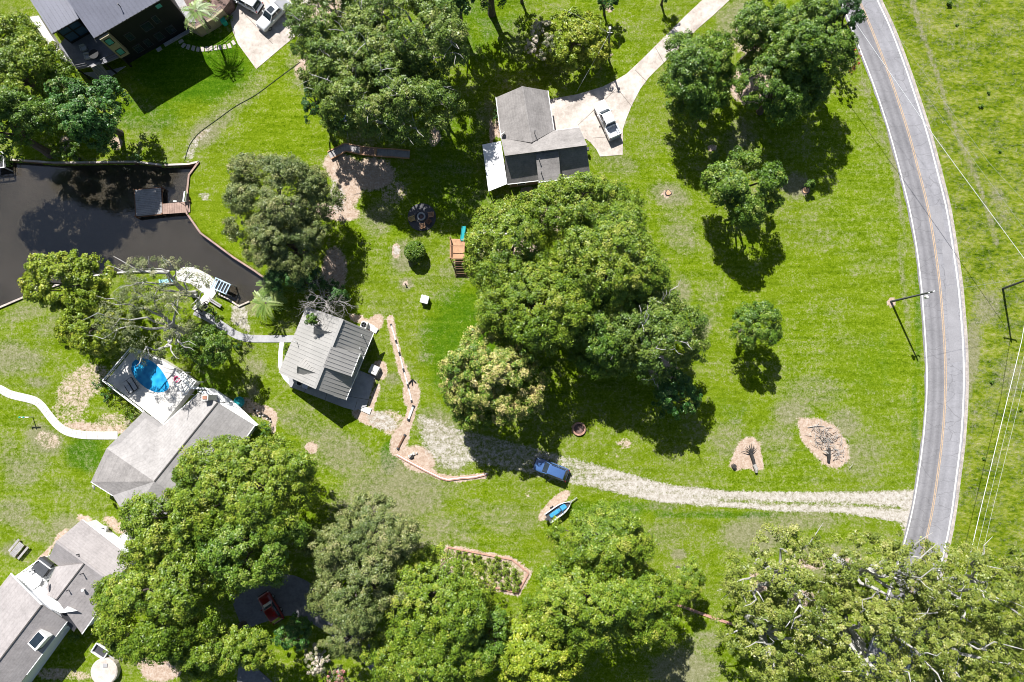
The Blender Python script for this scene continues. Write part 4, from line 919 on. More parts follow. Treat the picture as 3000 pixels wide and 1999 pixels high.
# low white valley roof between the gables
mb = MB(); roof_face(mb, [P(96, 1728, 3.9), P(126, 1714, 3.9), P(161, 1760, 4.2), P(225, 1790, 4.4), P(178, 1797, 4.4), P(128, 1772, 4.2)], .14); mb.build('flat_roof', M['metal_white'], h5)
mb = MB(); roof_face(mb, [P(176, 1798, 4.0), P(225, 1790, 3.7), P(229, 1832, 3.2), P(216, 1852, 3.0), P(190, 1822, 3.4)], .14); mb.build('dormer_shadow_sheet', M['dark_metal'], h5)  # dark sheet standing in for the shadow beside the dormer, not a real roof
# spa deck with white balcony
bk = thing('roof_balcony', 'white railed balcony with dark hot tub between the two taupe gables', 'balcony', P(120, 1680))
BZ = 1.9
bp = [P(52, 1690, BZ), P(128, 1636, BZ), P(163, 1662, BZ), P(128, 1718, BZ), P(96, 1728, BZ)]
MB().prism([(p.x, p.y) for p in bp], BZ - .25, BZ).build('deck_floor', M['white'], bk)
railing(MB(), [bp[0], bp[1], bp[2]], BZ, 1.0, 1.2, .09).build('railing', M['white'], bk)
for q in bp[:2]: MB().bar((q.x, q.y, 0), (q.x, q.y, BZ - .26), .2).build('post', M['white'], bk)
pg = thing('slatted_awning', 'white slatted awning on the balcony of the white house', 'awning', P(85, 1700, BZ))
mb = MB()
g0, g1, g2, g3 = P(48, 1690, 4.0), P(82, 1676, 4.0), P(122, 1706, 4.0), P(94, 1726, 4.0)
for k in range(8): mb.bar(g0.lerp(g3, k/7), g1.lerp(g2, k/7), .3, .06)
mb.build('slat_roof', M['white'], pg)
for q in (g0, g1, g2, g3): MB().bar((q.x, q.y, BZ), (q.x, q.y, 3.96), .1).build('post', M['white'], pg)
ht = thing('hot_tub', 'square hot tub under a dark grey cover on the balcony', 'hot tub', P(134, 1658, BZ), -.62)
MB().box((0, 0, .4), (2.0, 2.0, .8)).build('tub', M['dark_metal'], ht, local=True, bevel=.1)
MB().box((0, 0, .86), (2.06, 2.06, .1)).build('tub_cover', M['dark_cover'], ht, local=True, bevel=.04)
# ------------------------------------------------------------------ vehicles (built along +x, front at +x)
def ring_sec(x, hw, z0, z1, n=14, p=3.2, sh=0.0):
    """rounded rectangular ring at station x"""
    out = []; cz = (z0 + z1) / 2; hz = (z1 - z0) / 2
    for k in range(n):
        a = 2*math.pi*(k + .5)/n; c, s = math.cos(a), math.sin(a); e = 2/p
        y = hw*math.copysign(abs(c)**e, c); z = hz*math.copysign(abs(s)**e, s)
        out.append((x, y*(1 - sh*(z > 0)*(z/hz)), cz + z))
    return out
def wheels(t, xs, yw, r=.37, w=.26):
    for x in xs:
        for s in (-1, 1):
            tb = MB(); n = 18
            def ringw(rr, y): return [(x + rr*math.cos(2*math.pi*k/n), y, r + rr*math.sin(2*math.pi*k/n)) for k in range(n)]
            tb.loft([ringw(r*.6, s*(yw-w/2)), ringw(r*.95, s*(yw-w/2)), ringw(r, s*(yw-w/4)), ringw(r, s*(yw+w/4)), ringw(r*.95, s*(yw+w/2)), ringw(r*.6, s*(yw+w/2))])
            wh = tb.build('wheel', M['black'], t, local=True, smooth=False)
            MB().loft([ringw(r*.58, s*(yw+w/2-.02)), ringw(r*.56, s*(yw+w/2+.012)), ringw(r*.15, s*(yw+w/2+.02))]).build('rim', M['steel'], wh, local=True)
def vehicle(name, label, cat, px, py, ang, kind, paint, L=5.8, Wd=1.98, z=0.05, extra=None):
    p = P(px, py, z); t = thing(name, label, cat, p, ang)
    hw = Wd/2; hl = L/2
    hood_z, belt, roof = {'truck': (1.18, 1.22, 1.92), 'suv': (1.08, 1.10, 1.74), 'jeep': (1.05, 1.1, 1.75)}[kind]
    if kind == 'truck': ws_base, ws_top, rf_end, gl_end = hl-1.65, hl-2.35, hl-3.95, hl-4.1
    else: ws_base, ws_top, rf_end, gl_end = hl-1.30, hl-1.98, -hl+.55, -hl+.16
    # lower body
    st = [(hl, .74, .45, hood_z-.28), (hl-.06, .86, .40, hood_z-.14), (hl-.28, .965, .34, hood_z-.05), (hl-.8, 1.0, .32, hood_z), (ws_base, 1.0, .32, hood_z+.05), (ws_base-.4, 1.0, .32, belt)]
    if kind == 'truck':
        bx0 = gl_end - .04
        st += [(bx0 + .02, 1.0, .32, belt)]
    else: st += [(-hl+1.0, 1.0, .32, belt), (-hl+.3, .97, .36, belt-.03), (-hl+.06, .9, .42, belt-.10), (-hl, .8, .48, belt-.2)]
    body = MB().loft([ring_sec(x, hw*k, a, b, 16, 4.5) for x, k, a, b in st]).build('body', paint, t, local=True, smooth=True)
    # greenhouse: glass then painted roof
    gz = lambda x, k, zt: ring_sec(x, hw*k, belt-.12, zt, 16, 4.0, .13)
    gl = [gz(ws_base+.02, .80, belt+.02), gz((ws_base+ws_top)/2, .86, (belt+roof)/2+.04), gz(ws_top, .88, roof-.06), gz((ws_top+rf_end)/2, .89, roof-.03), gz(rf_end, .87, roof-.07), gz(gl_end, .84, belt+.06)]
    g_ = MB().loft(gl).build('windows', M['glass'], t, local=True, smooth=False)
    MB().loft([ring_sec(ws_top+.04, hw*.69, roof-.10, roof-.04, 12, 4), ring_sec(ws_top-.12, hw*.735, roof-.12, roof, 12, 4), ring_sec((ws_top+rf_end)/2, hw*.75, roof-.12, roof+.03, 12, 4), ring_sec(rf_end+.1, hw*.735, roof-.12, roof, 12, 4), ring_sec(rf_end-.03, hw*.69, roof-.10, roof-.05, 12, 4)]).build('roof', paint, t, local=True, smooth=True)
    pm = MB()
    for s in (-1, 1):
        pm.bar((ws_base-.02, s*hw*.80, belt), (ws_top, s*hw*.735, roof-.08), .09, .06)
        pm.bar((gl_end+.06, s*hw*.82, belt), (rf_end, s*hw*.735, roof-.08), .12, .06)
        xm = (ws_top + rf_end)/2; pm.bar((xm, s*hw*.885, belt), (xm, s*hw*.765, roof-.06), .1, .06)
    pm.build('pillar', paint, t, local=True)
    if kind == 'truck':
        bf, bt = MB(), MB(); x0, x1 = bx0, -hl
        for s in (-1, 1): bf.box(((x0+x1)/2, s*(hw-.10), .80), (x0-x1-.02, .2, .92))
        bf.box((x1+.06, 0, .80), (.12, 2*hw-.42, .9)); bf.box((x0-.05, 0, .80), (.10, 2*hw-.42, .92))
        bf.build('bed', paint, t, local=True, bevel=.04)
        bt.box(((x0+x1)/2, 0, .66), (x0-x1-.26, 2*hw-.42, .1)).build('bed_floor', M['bed_grey'], t, local=True)
        for s in (-1, 1): MB().box(((x0+x1)/2-.3, s*(hw-.33), .82), (1.1, .22, .24)).build('wheel_arch', M['bed_grey'], t, local=True, bevel=.05)
        if extra == 'cover': MB().box(((x0+x1)/2, 0, 1.285), (x0-x1-.08, 2*hw-.26, .05)).build('bed_cover', M['cover_grey'], t, local=True)
        MB().box((-hl-.08, 0, .55), (.2, Wd*.92, .22)).build('rear_bumper', M['steel'], t, local=True, bevel=.03)
    else:
        MB().box((-hl-.02, 0, .55), (.18, Wd*.86, .24)).build('rear_bumper', M['black'], t, local=True, bevel=.04)
    if extra in ('sunroof', 'cover'): MB().box(((ws_top+rf_end)/2+.2, 0, roof+.035), (.95, Wd*.46, .02)).build('sunroof', M['glass'], t, local=True)
    if extra == 'rails':
        for s in (-1, 1): MB().bar((ws_top-.3, s*hw*.68, roof+.05), (rf_end+.2, s*hw*.68, roof+.05), .05).build('roof_rail', M['black'], t, local=True)
    for s in (-1, 1):
        MB().box((hl-.16, s*hw*.72, hood_z-.26), (.22, .34, .17)).build('headlight', M['lamp_clear'], t, local=True, bevel=.03)
        MB().box((-hl+.02, s*hw*.86, .98), (.1, .16, .3)).build('taillight', M['lamp_red'], t, local=True, bevel=.02)
        MB().box((ws_base-.42, s*(hw+.12), belt+.08), (.14, .26, .18)).build('mirror', paint if extra != 'rails' else M['black'], t, local=True, bevel=.03)
    MB().box((hl+.01, 0, .52), (.16, Wd*.8, .2)).build('front_bumper', M['steel'] if kind == 'truck' else M['black'], t, local=True, bevel=.04)
    wheels(t, (hl-.98, -hl+1.15), hw-.12)
    return t
def ang(dx, dy): return math.atan2(-dy, dx)        # image direction -> heading
vehicle('pickup_truck', 'white crew cab pickup with empty grey bed parked beside the ranch house', 'pickup truck', 1776, 357, ang(-.42, -.93), 'truck', M['car_white'], 5.9)
vehicle('pickup_truck', 'silver pickup with dark sunroof and covered bed under the tree edge', 'pickup truck', 806, 50, ang(-.66, .75), 'truck', M['car_silver'], 5.8, extra='cover')
vehicle('suv', 'white suv cut by the top edge on the concrete driveway', 'car', 727, 10, ang(-.86, -.51), 'suv', M['car_white'], 5.0)
vehicle('suv', 'dark blue suv in tree shade on the gravel driveway', 'car', 1614, 1374, ang(-.93, -.36), 'suv', M['car_blue'], 4.9, 1.95, 0.02, extra='rails')
vehicle('jeep', 'red off-road car in deep shade under the large trees', 'car', 799, 1776, ang(-.55, -.84), 'jeep', M['car_red'], 4.3, 1.85, 0.05)

# boat on its trailer
bt = thing('boat', 'small white motorboat with blue seats lying on a trailer by the gravel drive', 'boat', P(1637, 1494, .45), ang(.82, -.57))
def hull_ring(k, z, L=3.9, Wd=1.55):
    pts = []
    for i in range(15):
        u = i/14; x = -L/2 + L*u; y = Wd/2*k*(1 - max(0, (u-.45)/.55)**2.2)**.75 if u < 1 else 0.0; pts.append((x, y, z + .12*u*u))
    return pts + [(x, -y, zz) for x, y, zz in pts[::-1][1:]]
MB().loft([hull_ring(.55, .0), hull_ring(.9, .3), hull_ring(1.0, .6), hull_ring(.99, .68), hull_ring(.84, .68), hull_ring(.80, .42)], cap=False).face(hull_ring(.55, .0)[::-1]).build('hull', M['car_white'], bt, local=True)
MB().face(hull_ring(.80, .40)).build('cockpit_floor', M['dark_metal'], bt, local=True)
for x, y, l, w_ in [(-.75, 0, 1.5, .62), (.72, 0, .9, .72), (.0, .0, .5, .5)]: MB().box((x, y, .52), (l, w_, .3)).build('seat', M['boat_blue'], bt, local=True, bevel=.1)
MB().box((.32, -.2, .72), (.12, .9, .3)).build('windscreen', M['blue_glass'], bt, local=True)
MB().box((-2.1, 0, .5), (.35, .35, .6)).build('outboard_motor', M['dark_metal'], bt, local=True, bevel=.06)
tl = thing('boat_trailer', 'thin grey steel trailer carrying the small white boat', 'trailer', P(1637, 1494, 0), ang(.82, -.57))
MB().bar((-1.7, -.55, .38), (1.2, -.45, .38), .08).bar((-1.7, .55, .38), (1.2, .45, .38), .08).bar((1.2, -.45, .38), (2.3, 0, .38), .08).bar((1.2, .45, .38), (2.3, 0, .38), .08).bar((2.2, 0, .38), (3.1, 0, .38), .1).bar((-1.6, -.55, .38), (-1.6, .55, .38), .08).build('frame', M['galv'], tl, local=True)
wheels(tl, (-.6,), .92, .28, .18)
MB().bar((2.9, .0, .0), (2.9, 0, .45), .07).build('jockey_wheel', M['dark_metal'], tl, local=True)

# kayaks
def kayak(px, py, an, mat, label, L=2.9):
    t = thing('kayak', label, 'kayak', P(px, py, 0), an)
    def rg(x, w, z0, z1): return ring_sec(x, w, z0, z1, 12, 2.2)
    MB().loft([rg(-L/2, .03, .22, .3), rg(-L*.4, .2, .06, .33), rg(-L*.2, .36, .02, .34), rg(0, .39, .0, .33), rg(L*.2, .36, .02, .34), rg(L*.4, .2, .06, .34), rg(L/2, .03, .24, .33)]).build('hull', mat, t, local=True, smooth=True)
    MB().lathe((-.15, 0, .335), [(.27, 0), (.29, .02), (.25, .03)], 14).build('cockpit', M['black'], t, local=True)
    MB().box((-.36, 0, .44), (.1, .36, .22)).build('seat', M['black'], t, local=True, bevel=.03)
    for x in (.75, -.95): MB().lathe((x, 0, .33), [(.12, 0), (.12, .025)], 10).build('hatch', M['black'], t, local=True)
kayak(986, 369, ang(.72, -.66), M['lime_plastic'], 'lime green kayak lying on the lawn beside the pecan tree')
kayak(1011, 364, ang(.12, -.99), M['blue_plastic'], 'blue kayak half hidden under the pecan tree branches', 2.7)

# ------------------------------------------------------------------ waterside
dock = thing('swimming_dock', 'square weathered wooden dock with gangway to the pond bank', 'dock', P(470, 600, -.1))
def boards(mb, a, b, c, d, n, z, gap=.03, th=.06):
    """n boards laid from edge a-b to edge d-c"""
    for k in range(n):
        u0, u1 = (k + gap)/n, (k + 1 - gap)/n
        q = [a.lerp(d, u0), b.lerp(c, u0), b.lerp(c, u1), a.lerp(d, u1)]
        mb.prism([(p.x, p.y) for p in q], z - th, z)
    return mb
dz = .12
boards(MB(), P(395, 557, dz), P(474, 550, dz), P(477, 628, dz), P(399, 636, dz), 15, dz, .05).build('platform', M['deck_grey'], dock)
boards(MB(), P(476, 598, dz), P(476.2, 628, dz), P(557, 622, dz), P(557, 590, dz), 16, dz+.02, .05).build('gangway', M['deck_wood'], dock)
mb = MB(); q = [P(395, 557, dz-.1), P(474, 550, dz-.1), P(477, 628, dz-.1), P(399, 636, dz-.1)]
for a, b in zip(q, q[1:] + q[:1]): mb.bar(a, b, .14, .2)
g_ = [P(476, 599, dz-.1), P(557, 592, dz-.1), P(557, 620, dz-.1), P(477, 627, dz-.1)]; mb.bar(g_[0], g_[1], .12, .18).bar(g_[2], g_[3], .12, .18); mb.build('frame', M['cedar_dark'], dock)
for p in q + [P(557, 590, dz)]: MB().lathe((p.x, p.y, -2.4), [(.12, 0), (.12, 2.75), (.02, 2.8)], 8).build('post', M['cedar_dark'], dock)
bs = thing('dockside_bench', 'small white bench on the bulkhead above the gangway', 'bench', P(545, 579, .22), ang(-.1, 1))
MB().box((0, 0, .42), (1.5, .42, .06)).build('seat', M['white'], bs, local=True)
for x in (-.6, .6): MB().box((x, 0, .2), (.08, .38, .4)).build('leg', M['white'], bs, local=True)
MB().box((0, .2, .72), (1.5, .05, .4)).build('backrest', M['white'], bs, local=True)
lp = thing('dock_lamp', 'thin white lamp post leaning over the gangway end', 'lamp', P(543, 603, .14))
MB().tube([(0, 0, 0), (0, 0, 1.6), (-.5, .1, 1.9)], .04, 8).build('pole', M['dark_metal'], lp, local=True)
MB().box((-.6, .1, 1.9), (.5, .16, .1)).build('lamp_head', M['white'], lp, local=True)
def boat_lift(px, py, a, L, Wd, label, bars, z=.9, mat=None):
    t = thing('boat_lift', label, 'boat lift', P(px, py, -.7), a); zz = z + .7
    for x in (-L/2, L/2):
        for y in (-Wd/2, Wd/2): MB().bar((x, y, -1.2), (x, y, zz), .14).build('post', M['galv'], t, local=True)
    mb = MB()
    for y in (-Wd/2, Wd/2): mb.bar((-L/2-.1, y, zz), (L/2+.1, y, zz), .13)
    for x in (-L/2, L/2): mb.bar((x, -Wd/2, zz), (x, Wd/2, zz), .13)
    mb.build('frame', mat or M['white'], t, local=True)
    for k in range(bars):
        x = -L/2 + L*(k+1)/(bars+1); MB().bar((x, -Wd/2, zz), (x, Wd/2, zz), .11).build('crossbar', mat or M['white'], t, local=True)
    MB().box((0, 0, zz-.55), (L*.92, Wd*.9, .08)).build('cradle', M['dark_metal'], t, local=True)
boat_lift(9, 483, .12, 2.7, 2.3, 'white framed boat lift at the left edge of the pond', 2, 1.0)
boat_lift(664, 845, -.42, 2.3, 1.5, 'blue and white slatted boat lift in the narrow pond slip', 4, 1.3, plain('pale_blue_frame', (.42, .55, .68), .4))
pk = thing('picnic_blanket', 'pale blue sun lounger cushion on the grass by the waterside patio', 'cushion', P(492, 827, 0), .2)
MB().box((0, 0, .25), (1.9, .9, .12)).build('cushion', plain('pale_blue_fabric', (.30, .55, .62), .7), pk, local=True, bevel=.04)
MB().box((-.85, 0, .48), (.2, .9, .5)).build('headrest', plain('pale_blue_fabric', (.30, .55, .62), .7), pk, local=True, bevel=.04)
for x in (-.7, .7): MB().box((x, 0, .1), (.1, .8, .2)).build('leg', M['white'], pk, local=True)
bn = thing('plank_bench', 'long pale plank bench on grass behind the boat slip', 'bench', P(633, 888, 0), ang(.85, .53))
MB().box((0, .14, .45), (2.2, .2, .07)).box((0, -.14, .45), (2.2, .2, .07)).build('seat', M['deck_grey'], bn, local=True)
for x in (-.8, .8): MB().box((x, 0, .2), (.12, .4, .4)).build('leg', M['deck_grey'], bn, local=True)
sw = thing('garden_swing', 'dark framed swing seat beside the waterside patio', 'swing', P(602, 905, 0), .75)
for x in (-.9, .9): MB().bar((x, -.7, 0), (x, 0, 2.0), .08).bar((x, .7, 0), (x, 0, 2.0), .08).build('frame_leg', M['black'], sw, local=True)
MB().bar((-1.0, 0, 2.0), (1.0, 0, 2.0), .09).build('top_bar', M['black'], sw, local=True)
MB().box((0, 0, .5), (1.3, .5, .06)).box((0, .26, .8), (1.3, .05, .5)).build('swing_seat', M['dark_metal'], sw, local=True)

# ------------------------------------------------------------------ garden things
fp_ = thing('fire_pit_patio', 'round grey paved patio disc on the lawn', 'patio', P(1236, 637, 0))
MB().lathe((0, 0, 0), [(1.98, -.1), (1.98, .05), (1.93, .06), (0.01, .06)], 40).build('paving', plain('slate_paving', (.38, .39, .42), .8, var=.25, fine=4), fp_, local=True)
MB().lathe((0, 0, .0), [(1.98, 0), (2.07, 0), (2.07, .1), (1.98, .1)], 40).build('edging', M['dark_metal'], fp_, local=True)
fr = thing('fire_pit', 'round grey stone fire pit in the middle of the paved disc', 'fire pit', P(1235, 636, .06))
MB().lathe((0, 0, 0), [(.62, 0), (.62, .4), (.56, .42), (.40, .42), (.38, .1), (.01, .1)], 24).build('stone_ring', M['concrete_grey'], fr, local=True)
MB().lathe((0, 0, .1), [(.36, .0), (.3, .1), (.1, .16), (.01, .17)], 12).build('ash', M['mulch'], fr, local=True)
def adirondack(px, py, a, label, mat):
    t = thing('wooden_chair', label, 'chair', P(px, py, .06), a, None)
    mb = MB()
    for k in range(4): mb.box((-.24 + k*.16, 0, .38 - .03*(3-k)), (.14, .5, .03))
    mb.build('seat', mat, t, local=True)
    mb = MB()
    for k in range(5):
        y = -.22 + k*.11; mb.bar((-.26, y, .32), (-.56, y*1.12, .95 - abs(k-2)*.05), .1, .025)
    mb.build('backrest', mat, t, local=True)
    for s in (-1, 1):
        MB().box((.0, s*.33, .56), (.72, .13, .03)).build('armrest', mat, t, local=True)
        MB().bar((.3, s*.3, 0), (.3, s*.3, .55), .09, .04).build('leg', mat, t, local=True); MB().bar((-.5, s*.28, 0), (.1, s*.28, .36), .09, .04).build('leg', mat, t, local=True)
adirondack(1262, 632, ang(-1, .15), 'orange wooden chair at the right side of the fire pit', M['cedar'])
adirondack(1255, 650, ang(-.75, -.65), 'brown wooden chair at the lower right of the fire pit', M['cedar_dark'])
adirondack(1239, 663, ang(-.15, -1), 'orange wooden chair below the fire pit nearest the clipped bush', M['cedar'])
adirondack(1210, 643, ang(.98, -.25), 'yellowish wooden chair at the left side of the fire pit', plain('yellow_wood', (.46, .33, .13), .75))
st_ = thing('side_table', 'small dark square table at the upper left of the fire pit', 'table', P(1218, 626, .06), .6)
MB().box((0, 0, .45), (.5, .5, .04)).build('tabletop', M['dark_metal'], st_, local=True)
for x in (-.2, .2):
    for y in (-.2, .2): MB().box((x, y, .21), (.05, .05, .43)).build('leg', M['dark_metal'], st_, local=True)
# play tower with slide
pt_ = thing('play_tower', 'cedar play tower platform with ladder shadow beside the big trees', 'play tower', P(1340, 735, 0))
TZ = 1.7
ta, tb_, tc, td = P(1320, 700, TZ), P(1362, 701, TZ), P(1361, 760, TZ), P(1320, 760, TZ)
boards(MB(), ta, tb_, tc, td, 16, TZ, .015, .05).build('platform', M['cedar'], pt_)
for q in (ta, tb_, tc, td): MB().bar((q.x, q.y, 0), (q.x, q.y, TZ + 1.0), .11).build('post', M['cedar'], pt_)
mb = MB()
for a, b in ((ta, td), (tb_.lerp(tc, .35), tc), (td, tc)):
    for h in (.35, .65, .95): mb.bar(a + Vector((0, 0, h)), b + Vector((0, 0, h)), .04, .12)
mb.build('rail', M['cedar'], pt_)
m0, m1 = ta.lerp(td, .42), tb_.lerp(tc, .42); MB().bar(m0 + Vector((0, 0, 1.0)), m1 + Vector((0, 0, 1.0)), .07).build('beam', M['cedar_dark'], pt_)
mb = MB(); l0, l1 = td.lerp(tc, .15), td.lerp(tc, .95); off = Vector((.35, -2.4, -TZ))
mb.bar(l0, l0 + off, .07, .12).bar(l1, l1 + off, .07, .12)
for k in range(1, 8): mb.bar(l0 + off*(k/8), l1 + off*(k/8), .14, .05)
mb.build('ladder', M['cedar_dark'], pt_)
sl0 = ta.lerp(tb_, .82); mb = MB(); secs = []
for k in range(9):
    u = k/8; c = sl0 + Vector((.12*u, 2.5*u - .25, -TZ*(u**.9)*.92 + .12)); 
    secs.append([c + Vector((x, 0, zz)) for x, zz in ((-.3, .2), (-.25, .22), (-.2, .03), (.2, .03), (.25, .22), (.3, .2), (.24, -.03), (-.24, -.03))])
mb.loft(secs).build('slide', M['teal_plastic'], pt_)
wb = thing('well_cover', 'white boxy well cover alone on the lawn below the clipped bush', 'well cover', P(1246, 880, 0), -.25)
MB().box((0, 0, .42), (1.05, 1.05, .84), 0, .94).build('box', M['offwhite'], wb, local=True, bevel=.05)
MB().box((0, 0, .9), (1.14, 1.14, .1)).build('lid', M['white'], wb, local=True, bevel=.03)
sk_ = thing('garden_stake', 'short dark stake in a bare patch of lawn above the white well cover', 'stake', P(1189, 834, 0))
MB().lathe((0, 0, 0), [(.09, 0), (.09, .5), (.05, .56), (.01, .57)], 8).build('post', M['log_dark'], sk_, local=True)
MB().box((0, 0, .5), (.3, .06, .1)).build('plate', M['dark_metal'], sk_, local=True)
# timber walkway under the pecan
tw_ = thing('timber_walkway', 'grey plank walkway with orange edge boards under the pecan tree', 'walkway', P(1080, 450, 0))
cs = [(965, 456), (1012, 432), (1058, 441), (1100, 446), (1150, 449), (1200, 453)]
c = [np.array(p, float) for p in cs]; Ls, Rs = [], []
for i, p in enumerate(c):
    d = c[min(i+1, len(c)-1)] - c[max(i-1, 0)]; d /= np.hypot(*d); n_ = np.array([-d[1], d[0]]); Ls.append(P(*(p + n_*11.5), .3)); Rs.append(P(*(p - n_*11.5), .3))
for i in range(len(c)-1):
    n = max(3, int((Ls[i+1]-Ls[i]).length/.32)); zz = .3 - .01*i
    boards(MB(), Ls[i], Rs[i], Rs[i+1], Ls[i+1], n, zz, .02).build('deck_boards', M['deck_wood'] if i == 2 else M['deck_grey'], tw_)
mb = MB()
for A in (Ls, Rs):
    for a, b in zip(A[:-1], A[1:]): mb.bar(a + Vector((0, 0, -.02)), b + Vector((0, 0, -.02)), .13, .3)
mb.build('edge_board', M['cedar'], tw_)
for i in (2, 3): MB().bar(Ls[i] + Vector((0, 0, .06)), Rs[i] + Vector((0, 0, .06)), .35, .1).build('cross_board', M['cedar'], tw_)
# lawn edging strip at upper left
le = thing('lawn_edging', 'thin black edging curving down to the pond between two lawns', 'edging', P(640, 350, 0))
mb = MB(); ee = catmull([(880, 182), (820, 226), (750, 278), (690, 312), (640, 348), (588, 386), (562, 415), (550, 440), (541, 472)], 5); ee = [P(*p) for p in ee]
for a, b in zip(ee[:-1], ee[1:]): mb.bar((a.x, a.y, .04), (b.x, b.y, .02), .06, .10)
mb.build('edging_strip', M['black_edging'], le)
# flagstones
SP = [(530, 122), (538, 134), (551, 138), (566, 142), (580, 145), (593, 145), (606, 144), (618, 143), (631, 141), (644, 139), (658, 138), (672, 135), (684, 126)]
LS = ['nearest the white strip of the black house', 'second from the black house', 'third from the black house', 'fourth from the black house', 'fifth from the black house', 'sixth from the black house', 'in the middle of the curved row', 'seventh from the concrete driveway, just past the middle', 'fifth from the concrete driveway', 'fourth from the concrete driveway', 'third from the concrete driveway', 'second from the concrete driveway', 'touching the concrete driveway']
LS[7] = 'sixth from the concrete driveway'
rnd = random.Random(4)
for i, (px, py) in enumerate(SP):
    p = P(px, py); d = np.array(SP[min(i+1, 12)]) - np.array(SP[max(i-1, 0)]); a = ang(*d)
    pts = [(x*(1+rnd.uniform(-.12, .12)), y*(1+rnd.uniform(-.1, .1))) for x, y in ((-.26, -.36), (.24, -.40), (.28, .1), (.24, .40), (-.22, .38))]
    o = MB().prism(pts, 0, .06).build('stepping_stone', M['stone'], loc=(0, 0, 0), bevel=.02); o.location = (p.x, p.y, 0); o.rotation_euler = (0, 0, a)
    tag(o, 'flagstone of the curved path ' + LS[i], 'stepping stone', 'flagstones of the curved path')
kb = thing('foundation_kerb', 'pale concrete kerb strip along the foot of the black house', 'kerb', P(510, 120, 0))
for a, b in (((483, 134), (557, 91)), ((461, 150), (474, 142))):
    pa, pb = P(*a), P(*b); MB().bar((pa.x, pa.y, .1), (pb.x, pb.y, .1), .45, .3).build('kerb_strip', M['concrete_grey'], kb)
wbn = thing('wheelie_bin', 'bright green wheeled rubbish bin beside the concrete driveway', 'bin', P(661, 70, 0), .55)
MB().box((0, 0, .52), (.66, .78, 1.0), 0, 1.12).build('body', M['green_plastic'], wbn, local=True, bevel=.04)
MB().box((0, 0, 1.07), (.8, .92, .1)).build('lid', M['green_plastic'], wbn, local=True, bevel=.03)
for s in (-1, 1): MB().tube([(s*.36, .42, .14), (s*.44, .42, .14)], .14, 12).build('wheel', M['black'], wbn, local=True)
# cottage equipment
def ac_unit(px, py, a, label, z=0.0, s=1.0):
    t = thing('air_conditioner', label, 'air conditioner', P(px, py, z), a)
    MB().box((0, 0, .42*s), (.85*s, .85*s, .84*s)).build('cabinet', M['offwhite'], t, local=True, bevel=.03)
    MB().lathe((0, 0, .85*s), [(.36*s, 0), (.36*s, .03), (.3*s, .03), (.28*s, .0)], 16).build('fan_ring', M['dark_metal'], t, local=True)
    MB().bar((-.3*s, 0, .87*s), (.3*s, 0, .87*s), .07, .02).bar((0, -.3*s, .865*s), (0, .3*s, .865*s), .07, .02).build('fan_guard', M['dark_metal'], t, local=True)
    MB().box((0, 0, .03), (1.0*s, 1.0*s, .06)).build('base_pad', M['concrete_grey'], t, local=True)
ac_unit(882, 1123, -.4, 'air conditioner beside the shaded gable wall of the cottage, left of its grey twin', .22, 1.0)
t_ = thing('utility_cabinet', 'blue grey utility cabinet standing right of the air conditioner at the cottage gable', 'cabinet', P(901, 1130, .22), -.4)
MB().box((0, 0, .5), (.8, .8, 1.0)).build('cabinet', M['canvas'], t_, local=True, bevel=.03); MB().box((0, 0, 1.03), (.86, .86, .05)).build('lid', M['steel'], t_, local=True)
ac_unit(1070, 954, -.35, 'air conditioner on red soil above the cottage roof corner', 0, 1.1)
for px, py, lab in ((1087, 958, 'white paving slab next to the air conditioner on red soil'), (1097, 966, 'tilted white paving slab at the tip of the red soil bed')):
    o = MB().box((0, 0, .2), (1.0, .8, .1)).build('paving_slab', M['concrete_light'], loc=(0, 0, 0), bevel=.02); o.location = P(px, py); o.rotation_euler = (.12, .08, -.5); tag(o, lab, 'slab')
hb = thing('equipment_box', 'square grey topped spa box on red soil at the cottage patio', 'spa', P(1099, 1085, 0), -.45)
MB().box((0, 0, .42), (1.35, 1.35, .84)).build('cabinet', M['canvas'], hb, local=True, bevel=.06); MB().box((0, 0, .88), (1.25, 1.25, .09)).build('lid', M['offwhite'], hb, local=True, bevel=.04)
# trench pipes
def pipe(pts, r, label, mat, z=.08, name='drain_pipe'):
    t = thing(name, label, 'pipe', P(*pts[0]))
    pp = [P(p[0], p[1], z) for p in pts]
    MB().tube(pp, r, 8).build('pipe_run', mat, t)
    for q, q2 in ((pp[0], pp[1]), (pp[-1], pp[-2])):
        d = (q2 - q).normalized() * .22; MB().tube([q - d*.1, q + d], r*1.35, 8).build('coupling', M['dark_metal'], t)
    return t
for i, (a, b, lab) in enumerate([((1145, 950), (1160, 1000), 'topmost length of white pipe in the red soil trench'), ((1161, 1003), (1170, 1035), 'short white pipe second from the top of the trench'), ((1171, 1039), (1182, 1084), 'white pipe in the narrow middle of the trench'), ((1183, 1087), (1195, 1130), 'white pipe beside the black pipe fitting'), ((1196, 1134), (1206, 1177), 'white pipe ending at the trench bend')]):
    pipe([a, ((a[0]+b[0])/2+.6, (a[1]+b[1])/2), b], .10, lab, M['pvc'])
pipe([(1212, 1188), (1204, 1210), (1196, 1231)], .17, 'thick white pipe lying at the bend of the trench', M['pvc'])
pipe([(1187, 1273), (1176, 1294), (1165, 1316)], .15, 'dark brown pipe at the lower end of the trench', M['cedar_dark'])
pf = thing('pipe_fitting', 'black three-armed pipe fitting lying in the wide part of the trench', 'pipe fitting', P(1208, 1115, 0))
MB().tube([(-.5, -.45, .1), (0, .15, .12), (.5, -.3, .1)], .1, 8).tube([(0, .15, .12), (.02, -.7, .1)], .07, 8).build('fitting', M['black'], pf, local=True)
rk = thing('rubble_heap', 'small heap of pale and black rubble in the corner of the dirt', 'rubble', P(1211, 1336, 0))
rnd = random.Random(9)
